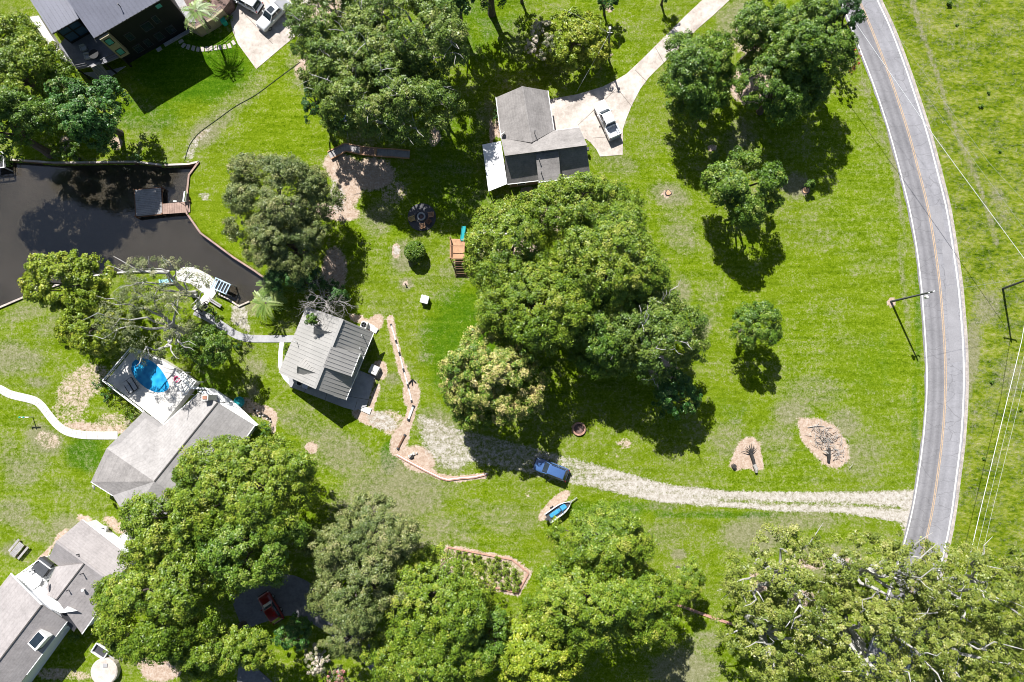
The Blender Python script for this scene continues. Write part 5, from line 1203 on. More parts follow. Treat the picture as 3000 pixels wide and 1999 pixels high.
for k in range(9): MB().box((rnd.uniform(-.6, .6), rnd.uniform(-.5, .5), .12), (rnd.uniform(.2, .5), rnd.uniform(.2, .4), .28), rnd.uniform(0, 3), .7).build('rock', M['black'] if k % 3 == 0 else M['concrete_light'], rk, local=True, bevel=.03)
kr = thing('low_edging', 'low pink and white edging kerb curving below the dirt corner', 'kerb', P(1250, 1380, 0))
pp = [P(p[0], p[1], .08) for p in [(1163, 1333), (1200, 1354), (1245, 1378), (1290, 1400), (1312, 1406), (1350, 1401), (1390, 1398), (1428, 1388)]]
mb, m2 = MB(), MB()
for a, b in zip(pp[:-1], pp[1:]): mb.bar(a, b, .34, .16); m2.bar(a + Vector((0, .05, .09)), b + Vector((0, .05, .09)), .12, .05)
mb.build('brick_course', M['edging'], kr); m2.build('capping', M['pvc'], kr)
k2 = thing('brick_edging', 'long pink brick edging curving across the lawn at the bottom', 'edging', P(2050, 1790, 0))
pp = [P(p[0], p[1], .06) for p in [(1955, 1762), (2000, 1778), (2050, 1796), (2100, 1814), (2150, 1830), (2170, 1838)]]; mb = MB()
for a, b in zip(pp[:-1], pp[1:]): mb.bar(a, b, .36, .14)
mb.build('brick_course', M['edging'], k2)
# vegetable bed with plants
bed = thing('garden_bed_border', 'reddish board border around the vegetable bed', 'border', P(1430, 1660, 0))
bb = [P(p[0], p[1], .08) for p in [(1312, 1604), (1500, 1640), (1549, 1679), (1517, 1738), (1405, 1711), (1290, 1690)]]; mb = MB()
for a, b in zip(bb, bb[1:] + bb[:1]): mb.bar(a, b, .16, .2)
mb.build('border_board', M['edging'], bed)
# stone ring, stumps, logs
sr = thing('stone_tree_ring', 'round stone ring full of weeds in shade above the gravel drive', 'stone ring', P(1696, 1257, 0))
MB().lathe((0, 0, 0), [(.72, 0), (.74, .3), (.95, .3), (1.0, 0)], 18).build('stone_ring', M['edging'], sr, local=True)
MB().lathe((0, 0, 0), [(.72, 0.05), (.4, .16), (.01, .2)], 14).build('soil', M['mulch'], sr, local=True)
def stump(px, py, r, label, h=.25, mat=None):
    t = thing('tree_stump', label, 'stump', P(px, py, 0)); rr = random.Random(int(px)); n = 12
    ks = [1 + rr.uniform(-.15, .15) for _ in range(n)]
    ring = lambda f, z: [(r*f*ks[k]*math.cos(2*math.pi*k/n), r*f*ks[k]*math.sin(2*math.pi*k/n), z) for k in range(n)]
    MB().loft([ring(1.25, 0), ring(1.0, h*.6), ring(.95, h)]).build('bark', M['bark'], t, local=True)
    MB().loft([ring(.86, h + .004), ring(.84, h + .02)]).build('cut_face', mat or M['cut_wood'], t, local=True)
stump(2360, 559, .55, 'flat orange cut stump beside the lone sapling on the east lawn', .08)
stump(1958, 566, .4, 'pale splintered stump in a bare patch below the driveway', .12)
stump(2149, 1366, .3, 'dark round stump at the left corner of the triangular dirt patch', .5, M['log_dark'])
def brush(t, name, mat, seed, n, spread, L, r=.04):
    rr = random.Random(seed)
    for k in range(n):
        x, y = rr.gauss(0, spread[0]), rr.gauss(0, spread[1]); a = rr.uniform(0, math.pi); l = rr.uniform(.4, 1) * L; z = rr.uniform(.08, .5)
        d = Vector((math.cos(a), math.sin(a), rr.uniform(-.15, .3))); p = Vector((x, y, z)); q = p + d*l*.5 + Vector((rr.uniform(-.1, .1), rr.uniform(-.1, .1), .05))
        MB().tube([p, q, p + d*l], [r, r*.7, r*.3], 5).build(name, mat, t, local=True, recalc=False)
lg = thing('uprooted_log', 'dark charred log with bare roots on the triangular dirt patch', 'log', P(2203, 1345, 0), ang(.25, 1))
MB().tube([(-.9, 0, .3), (.2, .05, .34), (1.0, 0, .32)], [.24, .22, .2], 10).build('trunk', M['log_dark'], lg, local=True)
MB().tube([(.75, 0, .3), (1.5, .1, .34), (1.95, 0, .3)], [.26, .27, .17], 10).build('broken_end', M['dead_wood'], lg, local=True)
rr = random.Random(3); mb = MB()
for k in range(12):
    a = rr.uniform(-1.1, 1.1); l = rr.uniform(.6, 1.5); mb.tube([(-.85, 0, .3), (-.85 - l*.5*math.cos(a), l*.5*math.sin(a), .4), (-.85 - l*math.cos(a), l*math.sin(a)*1.1, .25)], [.1, .06, .02], 5)
mb.build('root', M['log_dark'], lg, local=True)
bp_ = thing('brush_pile', 'grey pile of dead branches on the larger oval dirt mound', 'brush pile', P(2417, 1288, 0))
brush(bp_, 'branch', M['dead_wood'], 5, 64, (.9, .8), 1.6); brush(bp_, 'dark_branch', M['log_dark'], 6, 12, (.7, .6), 1.1, .05)
b2 = thing('brush_pile', 'scattered broken sticks below the grey branch pile', 'brush pile', P(2446, 1322, 0))
brush(b2, 'stick', M['dead_wood'], 15, 34, (.7, .7), 1.2, .045)
l2 = thing('burnt_log', 'short black burnt log on the oval dirt mound', 'log', P(2426, 1330, 0), 1.5)
MB().tube([(-1.0, 0, .3), (0, .05, .36), (.9, 0, .3)], [.2, .25, .18], 10).build('trunk', M['log_dark'], l2, local=True); MB().tube([(.0, .1, .4), (.3, .6, .55), (.4, .9, .5)], [.14, .1, .05], 6).build('branch_stub', M['dead_wood'], l2, local=True)
l3 = thing('forked_limb', 'dead pale forked limb lying beside the sticks on the mound', 'log', P(2390, 1250, 0), .1)
MB().tube([(-1.2, 0, .1), (0, .1, .14), (1.2, -.1, .1)], [.06, .08, .04], 6).tube([(0, .1, .14), (.5, .5, .2)], [.05, .02], 5).build('limb', M['dead_wood'], l3, local=True)
rp = thing('rock_pile', 'line of dark and white rocks in the bed at the end of the white porch', 'rocks', P(768, 1218, 0)); rnd = random.Random(2)
for k in range(16): MB().box((-1.3 + k*.17 + rnd.uniform(-.1, .1), -.55*(-1.3 + k*.17) + rnd.uniform(-.3, .3), .12), (rnd.uniform(.22, .4), rnd.uniform(.2, .35), .28), rnd.uniform(0, 3), .65).build('rock', M['concrete_light'] if k % 3 == 0 else M['log_dark'], rp, local=True, bevel=.03)
gc_ = thing('round_garden_chair', 'green round garden chair beside the white porch', 'chair', P(707, 1178, 0))
mb = MB().lathe((0, 0, .35), [(.12, .02), (.5, .1), (.72, .38), (.78, .46), (.74, .46), (.48, .16), (.01, .1)], 18); mb.build('bowl_seat', M['teal_plastic'], gc_, local=True)
MB().lathe((0, 0, 0), [(.42, 0), (.42, .06), (.1, .12), (.1, .36)], 12).build('base', M['dark_metal'], gc_, local=True)
for i, (px, py, lab) in enumerate([(379, 1135, 'black framed sun lounger on the pool deck, nearer the white rail'), (392, 1126, 'black framed sun lounger on the pool deck, nearer the blue pool')]):
    t = thing('sun_lounger', lab, 'sun lounger', P(px, py, PDZ), ang(.55, .84))
    MB().bar((-.95, -.34, .3), (.95, -.34, .3), .07).bar((-.95, .34, .3), (.95, .34, .3), .07).bar((-.95, -.34, .3), (-.95, .34, .3), .07).bar((.95, -.34, .3), (.95, .34, .3), .07).build('frame', M['black'], t, local=True)
    MB().box((.3, 0, .31), (1.2, .56, .03)).build('seat', M['canvas'], t, local=True); MB().bar((-.3, 0, .33), (-.85, 0, .62), .56, .03).build('backrest', M['canvas'], t, local=True)
    for x in (-.8, .8):
        for y in (-.32, .32): MB().bar((x, y, 0), (x, y, .3), .05).build('leg', M['black'], t, local=True)
fl = thing('pool_float', 'pink ring float on the pool deck by the pergola', 'pool float', P(520, 1111, PDZ))
mb = MB(); secs = []
for k in range(17):
    a = 2*math.pi*k/16; secs.append([((.38 + .13*math.cos(b))*math.cos(a), (.38 + .13*math.cos(b))*math.sin(a), .13 + .13*math.sin(b)) for b in [2*math.pi*j/8 for j in range(8)]])
mb.loft(secs, cap=False).build('ring', M['pink_plastic'], fl, local=True, smooth=True); MB().box((.42, .0, .3), (.2, .16, .26)).build('handle', M['pink_plastic'], fl, local=True, bevel=.05)
# lower left yard
bx = thing('picnic_table', 'grey picnic table with two benches on the worn lawn', 'picnic table', P(61, 1607, 0), ang(.62, -.78))
mb = MB()
for k in range(5): mb.box((0, -.34 + k*.17, .76), (2.1, .15, .05))
mb.build('tabletop', M['deck_grey'], bx, local=True)
for s in (-1, 1): MB().box((0, s*.85, .45), (2.1, .3, .05)).build('bench_seat', M['deck_grey'], bx, local=True)
for x in (-.75, .75):
    for s in (-1, 1): MB().bar((x, s*.75, 0), (x, s*.25, .72), .09).build('leg', M['cedar_dark'], bx, local=True)
    MB().bar((x, -.95, .4), (x, .95, .4), .08).build('crossbeam', M['cedar_dark'], bx, local=True)
cp = thing('clothes_post', 'short pale T-shaped post on the lawn below the curved walk', 'post', P(96, 1222, 0))
MB().bar((0, 0, 0), (0, 0, 1.7), .1).build('post', M['offwhite'], cp, local=True); MB().bar((-.65, 0, 1.72), (.65, 0, 1.72), .14).build('crossbar', M['offwhite'], cp, local=True)
for x in (-.55, .0): MB().lathe((x, 0, 1.6), [(.05, .2), (.12, .26), (.1, .36), (.01, .4)], 8).build('insulator', M['green_plastic'], cp, local=True)
fw_ = thing('chiminea', 'round white kettle-shaped fire bowl beside the white house wall', 'fire bowl', P(314, 1550, 0))
MB().lathe((0, 0, .2), [(.3, 0), (.55, .3), (.6, .6), (.5, .85), (.38, .9), (.34, .8), (.3, .5)], 18).build('bowl', M['offwhite'], fw_, local=True); MB().lathe((0, 0, .6), [(.42, 0), (.2, .05), (.01, .06)], 12).build('ash', M['brick'], fw_, local=True)
for k in range(3): MB().bar((.35*math.cos(k*2.1), .35*math.sin(k*2.1), 0), (.25*math.cos(k*2.1), .25*math.sin(k*2.1), .3), .07).build('leg', M['dark_metal'], fw_, local=True)
cr = thing('round_stone_patio', 'round bed of white gravel ringed by stones beside the white house', 'gravel bed', P(372, 1584, 0))
n = 26; mb = MB()
for k in range(n):
    a = 2*math.pi*k/n; mb.box((1.08*math.cos(a), 1.08*math.sin(a), .08), (.2, .16, .2), a, .8)
mb.build('stone_border', M['concrete_light'], cr, local=True, bevel=.02); MB().lathe((0, 0, 0), [(1.02, .02), (.6, .07), (.01, .09)], 20).build('gravel', plain('white_gravel', (.55, .54, .52), .9, var=.4, fine=9), cr, local=True)
sp = thing('round_concrete_pad', 'large round pale concrete tank lid at the bottom edge', 'tank lid', P(315, 1962, 0))
n = 16; MB().lathe((0, 0, 0), [(1.85, 0), (1.85, .8), (1.7, .9), (.01, .95)], 22).build('lid', M['concrete'], sp, local=True)
MB().box((.2, .9, .95), (.6, .5, .1)).build('hatch', M['concrete_grey'], sp, local=True)
tr_ = thing('utility_trailer', 'small open white framed trailer in the shade beside the white house', 'trailer', P(303, 1902, 0), -.55)
for a, b in (((-1.0, -.65), (1.0, -.65)), ((1.0, -.65), (1.0, .65)), ((1.0, .65), (-1.0, .65)), ((-1.0, .65), (-1.0, -.65))): MB().bar((*a, .75), (*b, .75), .14, .3).build('side_board', M['white'], tr_, local=True)
MB().box((0, 0, .55), (1.9, 1.2, .08)).build('bed_floor', M['dark_metal'], tr_, local=True); MB().bar((1.0, 0, .5), (2.1, 0, .45), .1).build('drawbar', M['galv'], tr_, local=True)
wheels(tr_, (0,), .82, .3, .18)

# ------------------------------------------------------------------ poles and wires
def lean_top(base, top, h):  # top given as pixel at height h
    return P(top[0], top[1], h)
def utility_pole(name, label, base, top, h, arms=None, lamp=False):
    b = P(*base); t = lean_top(base, top, h); o = thing(name, label, 'utility pole', b)
    MB().tube([b, b.lerp(t, .5), t], [.17, .145, .11], 10).build('pole', M['pole_wood'], o)
    return o, b, t
p1, b1_, t1 = utility_pole('utility_pole', 'tall dark utility pole on the lawn leaning out over the road', (2610, 884), (2733, 855), 9.6)
MB().bar(t1 + Vector((-.3, -.1, -.6)), t1 + Vector((.5, .15, -.6)), .1).build('crossarm', M['pole_wood'], p1)
for k, (x, y, z) in enumerate([(.45, .12, -.45), (-.25, -.08, -.45), (0, 0, .1)]): MB().lathe((t1.x + x, t1.y + y, t1.z + z), [(.05, -.1), (.09, 0), (.09, .08), (.05, .16), (.01, .18)], 8).build('insulator', M['white'], p1)
MB().lathe((t1.x - .25, t1.y - .55, t1.z - 1.3), [(.2, 0), (.22, .1), (.22, .5), (.15, .6)], 10).build('transformer', M['offwhite'], p1)
p2, b2_, t2 = utility_pole('utility_pole', 'slim dark utility pole on a bare spot beside the long driveway', (1780, 163), (1787, 95), 6.6)
MB().bar(t2 + Vector((-.35, 0, -.1)), t2 + Vector((.35, 0, -.1)), .08).build('crossarm', M['offwhite'], p2)
MB().bar(t2 + Vector((0, 0, -.15)), t2 + Vector((0, .55, .05)), .07).build('lamp_arm', M['offwhite'], p2)
MB().box(t2 + Vector((0, .6, .02)), (.3, .34, .16)).build('lamp_head', M['white'], p2)
p3, b3_, t3 = utility_pole('utility_pole', 'utility pole in the rough field cut by the right edge', (2938, 846), (3030, 812), 9.0)
MB().bar(t3 + Vector((-.9, .2, -.5)), t3 + Vector((.9, -.2, -.5)), .12).build('crossarm', M['pole_wood'], p3)
for x, y in ((-.85, .2), (.85, -.2), (0, 0)): MB().lathe((t3.x + x, t3.y + y, t3.z - .35), [(.05, -.1), (.09, 0), (.09, .08), (.05, .16), (.01, .18)], 8).build('insulator', M['white'], p3)
def wire(pts, r, label, mat, z):
    w = MB().tube([P(p[0], p[1], zz) for p, zz in zip(pts, z)], r, 6).build('power_line', mat); tag(w, label, 'power line')
wire([(2420, -70), (2521, 89), (2706, 357), (2808, 497), (2996, 752), (3034, 806)], .032, 'bright thick cable crossing the road toward the right edge', M['wire'], [9.0, 8.6, 8.2, 8.3, 8.7, 9.0])
wire([(2470, -70), (2560, 60), (2720, 290), (2860, 480), (2990, 655), (3060, 745)], .012, 'thin cable running right of the bright road cable', M['wire_dark'], [9.0, 8.6, 8.2, 8.3, 8.7, 9.0])
wire([(2500, -70), (2640, 120), (2790, 330), (2900, 480), (3010, 600), (3080, 700)], .012, 'thinnest cable, farthest right over the upper field', M['wire_dark'], [9.0, 8.7, 8.3, 8.4, 8.8, 9.0])
wire([(2733, 855), (2860, 838), (2960, 822), (3030, 812)], .014, 'thin cable joining the two poles across the road', M['wire_dark'], [9.5, 9.0, 8.9, 8.9])
wire([(3025, 812), (2993, 1000), (2933, 1245), (2872, 1497), (2830, 1680), (2760, 1990), (2700, 2240)], .035, 'leftmost and brightest of the three cables over the lower field', M['wire'], [9.0, 8.6, 8.3, 8.2, 8.3, 8.6, 9.0])
wire([(3038, 812), (3008, 1010), (2950, 1250), (2889, 1500), (2845, 1685), (2775, 1995), (2715, 2240)], .011, 'middle of the three cables over the lower field', M['wire'], [9.0, 8.6, 8.3, 8.2, 8.3, 8.6, 9.0])
wire([(3052, 812), (3024, 1020), (2967, 1255), (2906, 1502), (2862, 1690), (2792, 2000), (2732, 2240)], .011, 'rightmost of the three cables over the lower field', M['wire'], [9.0, 8.6, 8.3, 8.2, 8.3, 8.6, 9.0])
wire([(1787, 96), (1740, 180), (1690, 268)], .018, 'pale wire dropping from the slim pole to the driveway edge', M['wire'], [6.4, 4.0, .3])  # plain wire from the pole top down to the driveway edge
wire([(1782, 95), (1680, 40), (1580, 0), (1480, -60)], .012, 'thin service cable leaving the slim pole over the dark trees', M['wire_dark'], [6.4, 6.2, 6.6, 7.5])
# ------------------------------------------------------------------ trees and plants
K = 1.275
def mesh_np(name, V, Fq, mat, tint=None, parent=None):
    me = bpy.data.meshes.new(name); me.vertices.add(len(V)); me.vertices.foreach_set('co', V.astype(np.float32).ravel())
    me.loops.add(Fq.size); me.loops.foreach_set('vertex_index', Fq.ravel().astype(np.int32))
    me.polygons.add(len(Fq)); me.polygons.foreach_set('loop_start', np.arange(0, Fq.size, 4).astype(np.int32)); me.update(calc_edges=True)
    if tint is not None:
        a = me.attributes.new('tint', 'FLOAT', 'POINT'); a.data.foreach_set('value', tint.astype(np.float32))
    me.materials.append(mat); o = bpy.data.objects.new(name, me); COL.objects.link(o)
    if parent: o.parent = parent
    return o
def unit(v): return v / (np.linalg.norm(v, axis=-1, keepdims=True) + 1e-9)
def leaves(g, C, R, n_per, size, upb=.5, spread=.55, asp=.55, flat=.8, tvar=.16, ctint=None, inner=.55, crown=None):
    """leaf blades on the outside of small leaf sprays (centres C, radii R)"""
    m = len(C); n = m * n_per
    ci = np.repeat(np.arange(m), n_per)
    d = unit(g.normal(size=(n, 3)) + np.array([0, 0, upb]))
    p = C[ci] + d * (R[ci] * g.uniform(inner, 1.08, n))[:, None] * np.array([1, 1, flat])
    nn = unit(d*(.62 if crown is not None else 1.0) + np.array([0, 0, .42]) + g.normal(size=(n, 3)) * spread + (crown[ci]*.62 if crown is not None else 0))
    t = unit(np.cross(nn, g.normal(size=(n, 3)))); b = np.cross(nn, t)
    L = (size * g.uniform(.7, 1.3, n))[:, None]; Wd = L * asp
    fold = nn * L * .10
    V = np.stack([p - t*L*.5, p + b*Wd*.5 + fold, p + t*L*.5, p - b*Wd*.5 + fold], 1).reshape(-1, 3)
    Fq = np.arange(n*4).reshape(-1, 4)
    ct = g.uniform(.15, .75, m) if ctint is None else ctint
    tint = np.clip(ct[ci] + g.normal(0, tvar, n), 0, 1)
    return V, Fq, np.repeat(tint, 4)
def limb_path(a, b, g, lift=.25, n=5):
    a = np.array(a); b = np.array(b); L = np.linalg.norm(b - a); out = []
    j = g.normal(size=3) * L * .07; w = g.normal(size=(n + 1, 3)) * L * .035; w[0] = w[-1] = 0
    for k in range(n + 1):
        u = k/n; p = a*(1-u) + b*u + np.array([0, 0, lift*L*math.sin(math.pi*u)*(.5)]) + j*math.sin(math.pi*u)+ w[k]
        out.append(p)
    return out
# kind: leaf material, bark, blade size, sprays per m2, blades per spray, spray radius, openness of the crown, limbs showing
KIND = {
 'oak': ('leaf_oak', 'bark', 0.286, 3.6, 83, (.45, .95), .0, 0), 'dense': ('leaf_oak', 'bark', 0.252, 4.4, 83, (.4, .8), .0, 0),
 'pecan': ('leaf_pecan', 'bark_pale', 0.277, 3.3, 75, (.45, .9), .10, 1), 'sparse': ('leaf_sparse', 'bark_white', 0.277, 2.5, 61, (.40, .8), .34, 2),
 'airy': ('leaf_airy', 'bark_white', 0.176, 2.1, 57, (.35, .75), .36, 2), 'olive': ('leaf_olive', 'bark', 0.218, 4.6, 83, (.4, .8), .0, 0),
 'yellow': ('leaf_yellow', 'bark', 0.319, 3.4, 75, (.45, .85), .05, 0), 'yoak': ('leaf_mid', 'bark', 0.260, 4.0, 83, (.45, .9), .0, 0),
 'dark': ('leaf_dark', 'bark', 0.260, 3.4, 79, (.4, .8), .0, 0), 'magnolia': ('leaf_magnolia', 'bark', 0.286, 3.8, 79, (.4, .75), .0, 0),
 'cream': ('leaf_cream', 'bark', 0.277, 4.2, 79, (.45, .8), .0, 0), 'white': ('leaf_white', 'bark_pale', 0.176, 4.4, 79, (.3, .55), .05, 0),
 'pink': ('leaf_pink', 'bark_pale', 0.168, 4.4, 72, (.28, .5), .05, 0), 'red': ('leaf_red', 'bark_pale', 0.176, 3.6, 65, (.3, .5), .15, 0)}
M['leaf_sparse'] = leaf_material('olive_pecan_leaves', [(0.0, (0.058, 0.092, 0.014)), (0.4, (0.112, 0.148, 0.024)), (0.75, (0.17, 0.195, 0.045)), (1.0, (0.25, 0.25, 0.11))])
M['leaf_airy'] = leaf_material('pale_airy_leaves', [(0.0, (0.055, 0.082, 0.03)), (0.4, (0.095, 0.12, 0.05)), (0.75, (0.15, 0.165, 0.085)), (1.0, (0.23, 0.225, 0.15))])
M['leaf_mid'] = leaf_material('mid_green_leaves', [(0.0, (0.045, 0.092, 0.007)), (0.4, (0.085, 0.145, 0.009)), (0.75, (0.14, 0.19, 0.016)), (1.0, (0.22, 0.24, 0.05))])
def tree(kind, px, py, rx, ry, h, label, seed, name='broadleaf_tree', cat='tree', group=None, depth=None, lobes=None, clear=None, dens=1.0, lean=(0, 0)):
    """crown outline centre and radii in overview pixels (x 1.275 = photo), h = height in metres"""
    g = np.random.default_rng(seed)
    mat, bark, size, spm, nper, rr, open_, limbs = KIND[kind]
    px, py, rx, ry = px*K, py*K, rx*K, ry*K
    rz = depth or min(h*.48, .92*min(rx, ry)*.05)
    rz = max(rz, .8); zc = h - rz
    c = P(px, py, zc); m = mpp(px, py, zc); RX, RY = rx*m*.97, ry*m*.97
    base = Vector((c.x + lean[0], c.y + lean[1], 0)); t = thing(name, label, cat, base, 0, group)
    C0 = np.array([c.x - base.x, c.y - base.y, zc]); S = np.array([RX, RY, rz])
    nl = lobes or int(11 + RX*RY*.22); nl = min(nl, 60)
    # boughs: spread evenly over the crown, then leaf sprays on each bough
    gold = math.pi*(3 - math.sqrt(5)); dirs = []
    for k in range(nl):
        z = 1 - (k + .5)/nl*1.45; r = math.sqrt(max(0, 1 - z*z)); a = gold*k + seed
        dirs.append((r*math.cos(a), r*math.sin(a), z))
    dirs = unit(np.array(dirs) + g.normal(size=(nl, 3))*.16)
    f = g.uniform(.50, .84, nl)
    LC = dirs * f[:, None]; lr = g.uniform(.22, .44, nl) * (1.2 if nl < 22 else .95)
    if nl > 36: lr *= .84
    area = math.pi*RX*RY; ns = max(16, int(area*spm*dens*1.5))
    w = lr**2; li = g.choice(nl, ns, p=w/w.sum())
    dd = unit(g.normal(size=(ns, 3)) + np.array([0, 0, .55]) + LC[li]*.9)
    q = LC[li] + dd*lr[li][:, None]*g.uniform(.72, 1.06, ns)[:, None]
    nrm = np.linalg.norm(q, axis=1); keep = (nrm > .5) & (q[:, 2] > -.55)
    keep &= (q[:, 2] > -.12) | (g.uniform(size=ns) > .5)
    if open_: keep &= g.uniform(size=ns) > open_*(.4 + .9*g.uniform(size=nl)[li])
    q = q[keep]; li = li[keep]; C = C0 + q*S
    R = g.uniform(rr[0], rr[1], len(C)) * min(1.0, .35 + .1*min(RX, RY)*1.4)
    lt = g.uniform(.28, .58, nl); ct = np.clip(lt[li] + g.normal(0, .17, len(li)), .03, .93)
    sz = size*min(1.0, .62 + .08*min(RX, RY))
    R = R*.86
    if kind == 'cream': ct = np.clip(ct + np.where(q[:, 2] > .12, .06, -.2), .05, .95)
    V, Fq, tint = leaves(g, C, R, nper, sz, upb=.9, inner=.7, ctint=ct, crown=unit(q))
    mesh_np('crown', V, Fq, M[mat], tint, t)
    # trunk and limbs
    mb = MB(); tr = max(.09, .030*h + .012*RX); fk = np.array([C0[0]*.35 + g.normal()*.2, C0[1]*.35 + g.normal()*.2, max(.7, (clear or .30)*h)])
    mb.tube([(0, 0, -.05), (fk[0]*.3, fk[1]*.3, fk[2]*.35), tuple(fk)], [tr*1.35, tr, tr*.85], 8)
    order = np.argsort(-lr)[:(9 if limbs == 2 else 13) if limbs else 9]
    for k in order:
        e = C0 + LC[k]*S*(1.0 if limbs else .9); pth = limb_path(fk, e, g, .3 if limbs else .12)
        r0 = tr*g.uniform(.36, .55)*(1.15 if limbs == 2 else 1); mb.tube(pth, np.linspace(r0, r0*.3, len(pth)), 6)
        for j in range(2):
            e2 = e + (dirs[k]*.55 + unit(g.normal(size=3))*.75 + np.array([0, 0, .45 if limbs else .1])) * lr[k]*S*(1.15 if limbs else .8)
            mid = (e + e2)/2 + g.normal(size=3)*.22
            tw = limb_path(e, e2, g, .25, 4); mid = tw[2]; mb.tube(tw, np.linspace(r0*.42, r0*.08, 5), 5)
            if limbs == 1:
                for i in range(1):
                    e3 = mid + (unit(g.normal(size=3) + np.array([0, 0, .5]))) * lr[k]*RX*.7; mb.tube(limb_path(mid, e3, g, .2, 3), [r0*.22, r0*.17, r0*.11, r0*.05], 4)
    mb.build('trunk', M[bark], t, local=True, recalc=False)
    return t
def T(*a, **k): return tree(*a, **k)
G1 = None
# upper left, on the pond bank
T('yoak', 40, 172, 108, 118, 12, 'large yellow-green tree at the left edge below the black house', 1)
T('oak', -12, 285, 128, 84, 16, 'shaded green tree at the left edge touching the pond bank', 2)
T('magnolia', 212, 262, 84, 80, 11.5, 'glossy deep green tree between the pond and the pointed house shadow', 3)
T('oak', 155, 350, 38, 20, 4, 'low shaded tree on the pond bank under the glossy green tree', 4)
# pecan by the driveway
T('pecan', 765, 65, 108, 92, 13, 'pecan with pale limbs overhanging the concrete driveway and silver pickup', 5)
T('pecan', 945, 105, 168, 125, 16, 'tallest pecan at the top with pale limbs showing through', 6)
T('pecan', 900, 235, 165, 100, 16, 'broad pecan whose long limb shadows fall toward the fire pit', 7, clear=.34)
T('pecan', 835, 160, 118, 95, 15, 'middle pecan of the tall group, with bare twigs on top', 68)
T('dark', 715, 225, 22, 55, 9, 'dark narrow evergreen in shade at the left side of the pecans', 8)
# dark trees at the top edge
T('dark', 1125, -60, 95, 75, 14, 'tall dark tree mostly above the top edge, shading the lawn', 9)
T('dark', 1045, -30, 60, 62, 14, 'dark tree at the top edge between pecan and shaded lawn', 10)
T('dark', 1200, -34, 40, 30, 6, 'dark tree just above the top edge over the crape myrtle', 11)
T('yellow', 1313, 95, 74, 72, 5.4, 'yellow-green tree left of the slim utility pole', 12)
T('white', 1243, 98, 36, 46, 6, 'white flowering crape myrtle beside the yellow-green tree', 13, cat='flowering tree')
T('magnolia', 1396, 4, 28, 26, 5, 'small dark tree at the top edge above the slim pole', 14)
T('dark', 1532, -22, 24, 30, 5, 'dark tree almost hidden by the top edge beside the long driveway', 15)
# group by the road, top right
T('oak', 1592, 178, 90, 96, 12, 'round oak alone beside the long concrete driveway', 16)
T('dense', 1755, 70, 78, 78, 13, 'leafy oak at the top left of the roadside group', 17)
T('dense', 1850, 120, 108, 105, 15, 'biggest round oak of the roadside group', 18)
T('dense', 1790, 205, 95, 78, 12, 'lower oak of the roadside group with reddish soil beneath', 19)
T('dark', 1932, 40, 48, 48, 15, 'dark green tree leaning over the road at the top', 20)
T('red', 1948, 140, 28, 36, 5, 'crape myrtle with red flowers at the road edge', 21, cat='flowering tree')
T('oak', 1705, 432, 84, 78, 11, 'oak standing alone on the lawn below the roadside group', 22)
T('oak', 1732, 752, 61, 52, 8.5, 'smallest round oak alone on the east lawn', 23)
T('oak', 1862, 425, 9, 10, 2.2, 'thin sapling beside the flat orange stump', 24, name='sapling')
T('oak', 1645, 362, 10, 12, 2.0, 'thin sapling below the round driveway oak', 25, name='sapling')
# middle grove
T('yoak', 1335, 492, 145, 80, 13, 'bright oak of the middle grove touching the ranch house roof', 26)
T('yoak', 1172, 590, 92, 130, 13, 'bright oak of the middle grove beside the play tower', 27)
T('yoak', 1395, 620, 150, 130, 17, 'tallest oak in the centre of the middle grove', 28)
T('yoak', 1230, 700, 140, 105, 15, 'oak of the middle grove above the cream-tipped tree', 29)
T('pecan', 1500, 770, 110, 110, 15, 'pale-limbed tree at the right side of the middle grove', 30)
T('oak', 1385, 775, 95, 85, 12, 'shaded oak at the lower side of the middle grove', 31)
T('magnolia', 1552, 905, 50, 58, 8, 'small fresh green tree at the lower right tip of the middle grove', 32)
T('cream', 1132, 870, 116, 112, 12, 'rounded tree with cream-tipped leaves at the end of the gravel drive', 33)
# by the pond and cottage
T('olive', 645, 470, 140, 108, 13, 'round grey-green oak on the lawn between pond and fire pit', 34)
T('olive', 665, 560, 95, 70, 11, 'shaded oak below the round grey-green oak', 35)
T('dark', 678, 632, 66, 46, 8, 'dark evergreen above the dead grey tree', 36)
T('dark', 748, 672, 50, 36, 5, 'dark evergreen behind the dead tree at the cottage', 37)
T('oak', 716, 735, 15, 11, 7.4, 'small leafy tree overhanging the cottage roof', 38)
T('yellow', 165, 655, 98, 72, 11, 'bright yellow-green tree reaching over the pond edge', 39)
T('yellow', 222, 745, 66, 82, 10, 'second bright yellow-green tree, lower, beside the airy pale tree', 40)
T('airy', 385, 655, 112, 72, 12, 'airy pale tree with bare grey limbs over the waterside patio', 41)
T('airy', 358, 748, 118, 84, 14, 'airy pale tree with bare grey limbs above the swimming pool', 42)
T('oak', 475, 790, 60, 48, 9, 'shaded tree to the right of the airy pale trees', 43)
# lower left
T('yoak', 565, 1135, 185, 135, 18, 'great oak covering the corner of the pool house', 44)
T('yoak', 405, 1225, 112, 105, 15, 'oak beside the upper taupe gable, left of the great oak', 45)
T('yoak', 385, 1375, 160, 130, 17, 'great oak overhanging the white house', 46)
T('oak', 585, 1262, 122, 84, 17, 'shaded oak above the red car', 47)
T('yoak', 500, 1485, 120, 62, 12, 'bright oak at the bottom edge left of the shaded driveway', 48)
T('magnolia', 672, 1455, 46, 38, 6, 'dark magnolia in shade below the red car', 49)
T('white', 732, 1515, 36, 34, 5, 'pale flowering crape myrtle near the bottom edge', 50, cat='flowering tree')
T('pink', 773, 1552, 27, 26, 4, 'pink flowering crape myrtle at the bottom edge', 51, cat='flowering tree')
